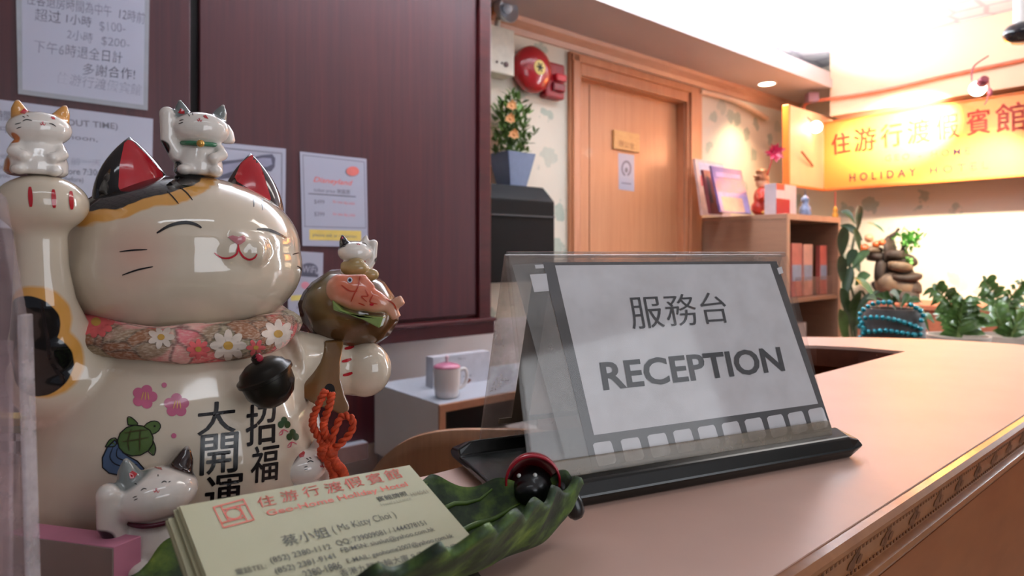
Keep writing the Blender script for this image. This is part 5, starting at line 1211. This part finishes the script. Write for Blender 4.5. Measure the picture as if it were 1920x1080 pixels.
# ------------------------------------------------------------------ leaf dish with ladybird
tipp = Vector((.034, .346, 0)); ad = Vector((-.824, -.566, 0)); pd = Vector((-.566, .824, 0))
def tab(t, x):
    for (a, va), (c, vc) in zip(t, t[1:]):
        if x <= c: return va + (vc - va) * (x - a) / (c - a)
    return t[-1][1]
WB = [(0, .005), (.06, .010), (.15, .022), (.3, .043), (.55, .050), (.8, .056), (.93, .053), (1, .036)]
WF = [(0, .005), (.08, .010), (.21, .027), (.28, .037), (.41, .055), (.49, .061), (.65, .064), (.85, .060), (1, .03)]
RB = [(0, .034), (.15, .031), (.4, .034), (.8, .028), (1, .02)]; RF = [(0, .034), (.1, .037), (.21, .040), (.28, .043), (.41, .049), (.49, .050), (.65, .050), (.85, .046), (1, .030)]
def dishfn(uu, vv):
    v = vv * 2 - 1; a = abs(v)
    w = tab(WB if v > 0 else WF, uu); rim = tab(RB if v > 0 else RF, uu)
    ruf = math.sin(uu * 2 * math.pi * (9.5 if v < 0 else 7) + (0 if v < 0 else 1.2)) * a ** 3
    end = max(0, .14 - uu) / .14
    z = .008 + (rim - .008) * max(a ** 1.8, end ** 1.3) + (.0034 if v < 0 else .0025) * ruf + .0016 * math.sin(uu * 38 - a * 4) * a * (1 - a ** 4)
    return tipp + ad * (.215 * uu + .0015 * math.cos(uu * 50) * a ** 3) + pd * (v * w * (1 + .05 * ruf)) + ZV * (TOP + z)
def dish_mat():
    m, nt, bb = newmat('green_dish_paint'); setp(bb, .6, 0, 0)
    co = objco(nt); f = noise_(nt, co, 55, 4, .6)
    cur = ramp(nt, f, [(.35, lin('#1a271a')), (.48, lin('#2e4222')), (.62, lin('#55702a')), (.75, lin('#7c933c'))])
    nt.links.new(cur, bb.inputs['Base Color']); bump_(nt, bb, noise_(nt, co, 260, 3), .3, .001); return m
t = thing('leaf_dish', 'dark green ruffled leaf shaped dish with a ladybird on its tip', 'dish', tipp + ad * .11 + ZV * TOP)
b = B(); b.grid(dishfn, 150, 40); dish = b.build('dish', dish_mat(), t, smooth=180, solid=.0035)
b = B()
for (u0, v0, u1, v1) in ((.95, .5, .04, .5), (.85, .52, .5, .95), (.75, .55, .32, .97), (.6, .55, .18, .95), (.45, .55, .12, .85), (.8, .48, .6, .05), (.6, .48, .42, .05), (.45, .48, .26, .05), (.3, .48, .14, .08)):
    pts = [dishfn(u0 + (u1 - u0) * i / 14, v0 + (v1 - v0) * i / 14) + ZV * .0004 for i in range(15)]; b.tube(pts, [.0017] * 10 + [.0015, .0013, .0011, .0008, .0005], 8)
b.build('veins', pm('vein_green', '#4f6a25', .45, .3, 60), dish, smooth=180)
b = B(); b.lathe([(0, 0), (.042, 0), (.040, .004), (.03, .009), (0, .01)], tipp + ad * .12 + ZV * TOP, (ad * 1.4, pd * .62, ZV), 28); b.build('foot', pm('dish_underside', '#2a2413', .6, .3, 50), t, smooth=60)
lc = W(996, 904, .350)
b = B(); b.ell(lc + Vector((0, .001, -.0032)), (.0124, .0112, .0116)); b.ell(lc + Vector((-.002, -.0075, -.003)), (.0075, .005, .0065)); bugb = b.fused('ladybird', pm('bug_black', '#0c0c0d', .3, .2, 60, 0, .2), t, .0009, 4)
b = B(); sh = lc + Vector((.0008, -.0030, .0016))
def shellfn(u, v):
    th = R(98) * v; ph = R(-12) + R(204) * u
    return sh + Vector((math.sin(th) * math.cos(ph) * .0152, math.cos(th) * .0180, math.sin(th) * math.sin(ph) * .0148))
b.grid(shellfn, 30, 14); b.build('wing_shell', pm('bug_red', '#a8182c', .25, .12, 80, 0, .3), bugb, smooth=180, solid=.0012)
bt = bvh_of(bugb); M_eye = pm('eye_cream', '#dcdcd6', .3)
for x, y in ((973, 892), (1003, 891)):
    hp_, hn_, hi_, hd2 = bt.ray_cast(EYEP, ray(x, y).normalized())
    b = B(); b.ell(hp_, .00125); b.build('eye', M_eye, bugb, smooth=180)
for pts in (((1040, 905), (1065, 930), (1085, 972)), ((948, 905), (944, 925), (952, 942))):
    b = B(); b.tube(curve3([W(x, y, .352 - .003 * i) for i, (x, y) in enumerate(pts)], 10), [.0035, .0042, .005, .0055, .0058, .006, .006, .0055, .0045, .0025], 10); b.build('leg', MATS['bug_black'], bugb, smooth=180)

# ------------------------------------------------------------------ business cards
c_tl, c_tr, c_bl = W(337, 949, .240), W(768, 872, .307), W(423, 1180, .196)
e1 = (c_tr - c_tl); CWD = e1.length; e1.normalize(); e2 = (c_bl - c_tl); e2 = e2 - e1 * e2.dot(e1); CHT = e2.length; e2.normalize(); en = e2.cross(e1).normalized()
if en.z < 0: en = -en
CHT = min(CHT, CWD * .6)
M_card = pm('cream_card', '#aeaa88', .55, .03, 30); M_cred = pm('card_red', '#d2553f', .5); M_cink = pm('card_ink', '#4a4a40', .6); M_cgrey = pm('card_grey', '#8a8972', .6)
pc = Plane(c_tl, en, -e2)
rnd = random.Random(9); NCARD = 17; TH = .00042
cardp = None
for i in range(NCARD):
    off = -en * TH * i
    dx, dy = (0, 0) if i == 0 else (rnd.uniform(-.0006, .0006) - (.0035 if i > 9 else (.001 if i > 4 else 0)), rnd.uniform(-.0005, .0005) - (.0012 if 2 < i < 8 else 0))
    o = c_tl + off + e1 * dx + e2 * dy
    if i == 0:
        b = B(); b.hexa(o - en * TH * .95, e1 * CWD, e2 * CHT, en * TH * .95)
        b.mi = 1
        q = [(400, 952), (456, 937), (476, 975), (419, 990)]      # square emblem
        def quadline(p, w=1.2):
            for a, c in zip(p, p[1:]):
                d = Vector((c[0] - a[0], c[1] - a[1])).normalized() * w; nx, ny = -d.y, d.x
                pc.fill(b, [(a[0] - nx - d.x * .5, a[1] - ny - d.y * .5), (c[0] - nx + d.x * .5, c[1] - ny + d.y * .5), (c[0] + nx + d.x * .5, c[1] + ny + d.y * .5), (a[0] + nx - d.x * .5, a[1] + ny - d.y * .5)], .0002)
        bl2 = lambda x, y: (q[0][0] + (q[1][0] - q[0][0]) * x + (q[3][0] - q[0][0]) * y + (q[2][0] - q[1][0] - q[3][0] + q[0][0]) * x * y, q[0][1] + (q[1][1] - q[0][1]) * x + (q[3][1] - q[0][1]) * y + (q[2][1] - q[1][1] - q[3][1] + q[0][1]) * x * y)
        quadline([bl2(*z) for z in ((0, 0), (1, 0), (1, 1), (0, 1), (0, 0))], 1.3)
        quadline([bl2(*z) for z in ((.24, 0), (.24, .78))]); quadline([bl2(*z) for z in ((0, .78), (.78, .78), (.78, 1))]); quadline([bl2(*z) for z in ((.78, .78), (.78, .22), (.24, .22))]); quadline([bl2(*z) for z in ((1, .22), (.78, .22))])
        quadline([bl2(.5 + .25 * math.cos(a * .449), .5 + .25 * math.sin(a * .449)) for a in range(15)])
        for tx, x0, y0, x1, y1 in (('住', 488, 953, 521, 946), ('游', 531, 943, 565, 936), ('行', 574, 934, 605, 927), ('渡', 615, 927, 649, 919), ('假', 654, 918, 686, 910), ('賓', 695, 910, 724, 903), ('館', 730, 902, 759, 895)): pc.line(b, tx, (x0, y0), (x1, y1), (x0 - 5, y0 - 20), .0002, bold=.008, shear=.1)
        pc.line(b, 'Geo-Home Holiday Hotel', (504, 971), (768, 914), (498, 958), .0002, bold=.012)
        b.mi = 2
        for tx, x0, y0, x1, y1, hh, bd in (('蔡小姐', 534, 1026, 622, 1006, 21, 0), ('( Ms Kitty Choi )', 629, 1003, 747, 973, 17, -.004), ('電話TEL:', 444, 1080, 501, 1067, 12, .004), ('(852) 2380-1112', 510, 1060, 624, 1032, 14, .006), ('QQ: 739009081 / 1444378151', 634, 1026, 802, 986, 12, .004),
                ('(852) 2381-9141', 519, 1080, 632, 1050, 14, .006), ('FB/MSN: siuslut@yahoo.com.hk', 643, 1040, 818, 998, 12, .004), ('2380-1886', 572, 1085, 643, 1066, 14, .006), ('E-MAIL: geohome2007@yahoo.com.hk', 654, 1060, 853, 1010, 12, .004), ('香港九龍金輪大廈 9 字樓 C&D座', 640, 1083, 862, 1030, 14, 0)):
            pc.line(b, tx, (x0, y0), (x1, y1), (x0 - 4, y0 - hh), .0002, bold=bd)
        pc.line(b, '賓館牌照', (710, 942), (766, 930), (707, 932), .0002, bold=.01); b.mi = 3
        pc.line(b, "Hotel's Licence", (716, 950), (772, 937), (715, 944), .0002); pc.line(b, 'H/4041', (773, 932), (804, 925), (771, 924), .0002)
        cd = b.build('business_card', [M_card, M_cred, M_cink, M_cgrey], normals=False)
        tag(cd, 'printed top card of the cream business card stack in the leaf dish', 'business card', 'business cards in the leaf dish')
    else:
        if cardp is None:
            b = B(); b.hexa(o - en * TH * .95, e1 * CWD, e2 * CHT, en * TH * .95); cardp = b.build('business_card', M_card); p0c = o.copy(); l0c = Vector(cardp.location); cd = cardp
        else:
            cd = cardp.copy(); COL.objects.link(cd); cd.location = l0c + (o - p0c)
        tag(cd, 'one of the cream cards lying under the printed top card in the stack', 'business card', 'business cards in the leaf dish')

# ------------------------------------------------------------------ small things at the left edge
fr = W(213, 1026, .285); bk = Vector((.0057, .0115, 0)); lt = Vector((-.06, .0145, 0)); hh = fr.z - TOP
t = thing('pink_block', 'pink slab with a taupe front beside the seated kitten', 'block', Vector((fr.x - .03, fr.y + .012, TOP)))
M_pinkp = pm('pink_board', '#d68aa4', .6, .06, 60)
b = B(); b.hexa(Vector((fr.x, fr.y, TOP)), lt, bk, ZV * hh); b.build('slab', M_pinkp, t, bevel=.0004)
nf = Vector((lt.y, -lt.x, 0)).normalized(); nf = nf if nf.y < 0 else -nf
b = B(); b.hexa(Vector((fr.x, fr.y, TOP + .0005)) + nf * .0008, lt, -nf * .0008, ZV * (hh - .001)); b.build('taupe_front', pm('taupe_tone', '#92807a', .6, .06, 40), t)  # thin taupe layer over the near side of the slab
M_acr2 = acrylic('scuffed_acrylic', '#e8dede', .75, '#b6a5a5', .2)
t = thing('acrylic_holder', 'clear scuffed acrylic leaflet holder at the left picture edge', 'holder', Vector((-.20, .235, TOP)))
zc = lambda y, Y: EYE - (y - 475) / 1200 * Y
b = B(); Y0 = .235
b.prism([W(-70, 300, Y0), W(-6, 372, Y0), W(32, 590, Y0), W(52, 1268, Y0), W(-70, 1268, Y0)], Vector((.001, .004, 0)))
for v in b.bm.verts: v.co.z = max(v.co.z, TOP + .0005)
b.build('side_panel', M_acr2, t, bevel=.0008)
b = B(); b.hexa(W(34, 590, Y0) + Vector((0, -.001, 0)), W(44, 590, Y0) - W(34, 590, Y0), Vector((0, .006, 0)), W(60, 1250, Y0) - W(40, 590, Y0)); b.build('edge_strip', acrylic('bright_edge', '#e8e6e8', .8, '#d8cfd2', .1), t, bevel=.0006)
b = B(); b.hexa(W(-70, 640, Y0 - .012), W(12, 640, Y0) - W(-70, 640, Y0), Vector((0, .002, 0)), W(12, 1250, Y0) - W(12, 640, Y0)); b.build('pocket', acrylic('pocket_acrylic', '#e0d2d4', .6, '#c9b4b8', .15), t)
q = W(70, 878, .455); q.z = TOP
M_chk = newmat('checked_cloth')[0]
nt = M_chk.node_tree; bb = nt.nodes['Principled BSDF']; ck = nt.nodes.new('ShaderNodeTexChecker'); ck.inputs['Scale'].default_value = 110; ck.inputs[1].default_value = lin('#d5dbe0'); ck.inputs[2].default_value = lin('#15181c')
nt.links.new(objco(nt, (1, 1, 1), .78), ck.inputs['Vector']); nt.links.new(ck.outputs[0], bb.inputs['Base Color']); setp(bb, .6)
t = thing('patterned_pouch', 'small checked pouch with yellow top band behind the cat', 'pouch', Vector((q.x - .02, .475, TOP)))
b = B(); b.hexa(Vector((q.x - .05, .466, TOP)), Vector((.062, 0, 0)), Vector((0, .016, 0)), ZV * (zc(812, .466) - TOP)); b.build('body', M_chk, t, bevel=.003)
b = B(); b.hexa(Vector((q.x - .051, .465, zc(812, .466))), Vector((.064, 0, 0)), Vector((0, .018, 0)), ZV * .005); b.build('green_band', pm('olive_band', '#6d7a3c', .6), t, bevel=.001)
b = B(); b.hexa(Vector((q.x - .051, .465, zc(812, .466) + .005)), Vector((.064, 0, 0)), Vector((0, .018, 0)), ZV * .006); b.build('yellow_band', pm('mustard_band', '#b59a3e', .6), t, bevel=.001)
b = B(); P0 = W(62, 900, .42); P0.z = TOP + .0002; b.hexa(Vector((P0.x - .012, .415, TOP + .0003)), Vector((.012, .0, 0)), Vector((.012, .006, .03)), Vector((-.004, .03, 0)))
tag(b.build('red_booklet', pm('booklet_red', '#7d3a3a', .5, .1, 30), bevel=.0008), 'dull red booklet leaning against the back of the large cat', 'booklet')
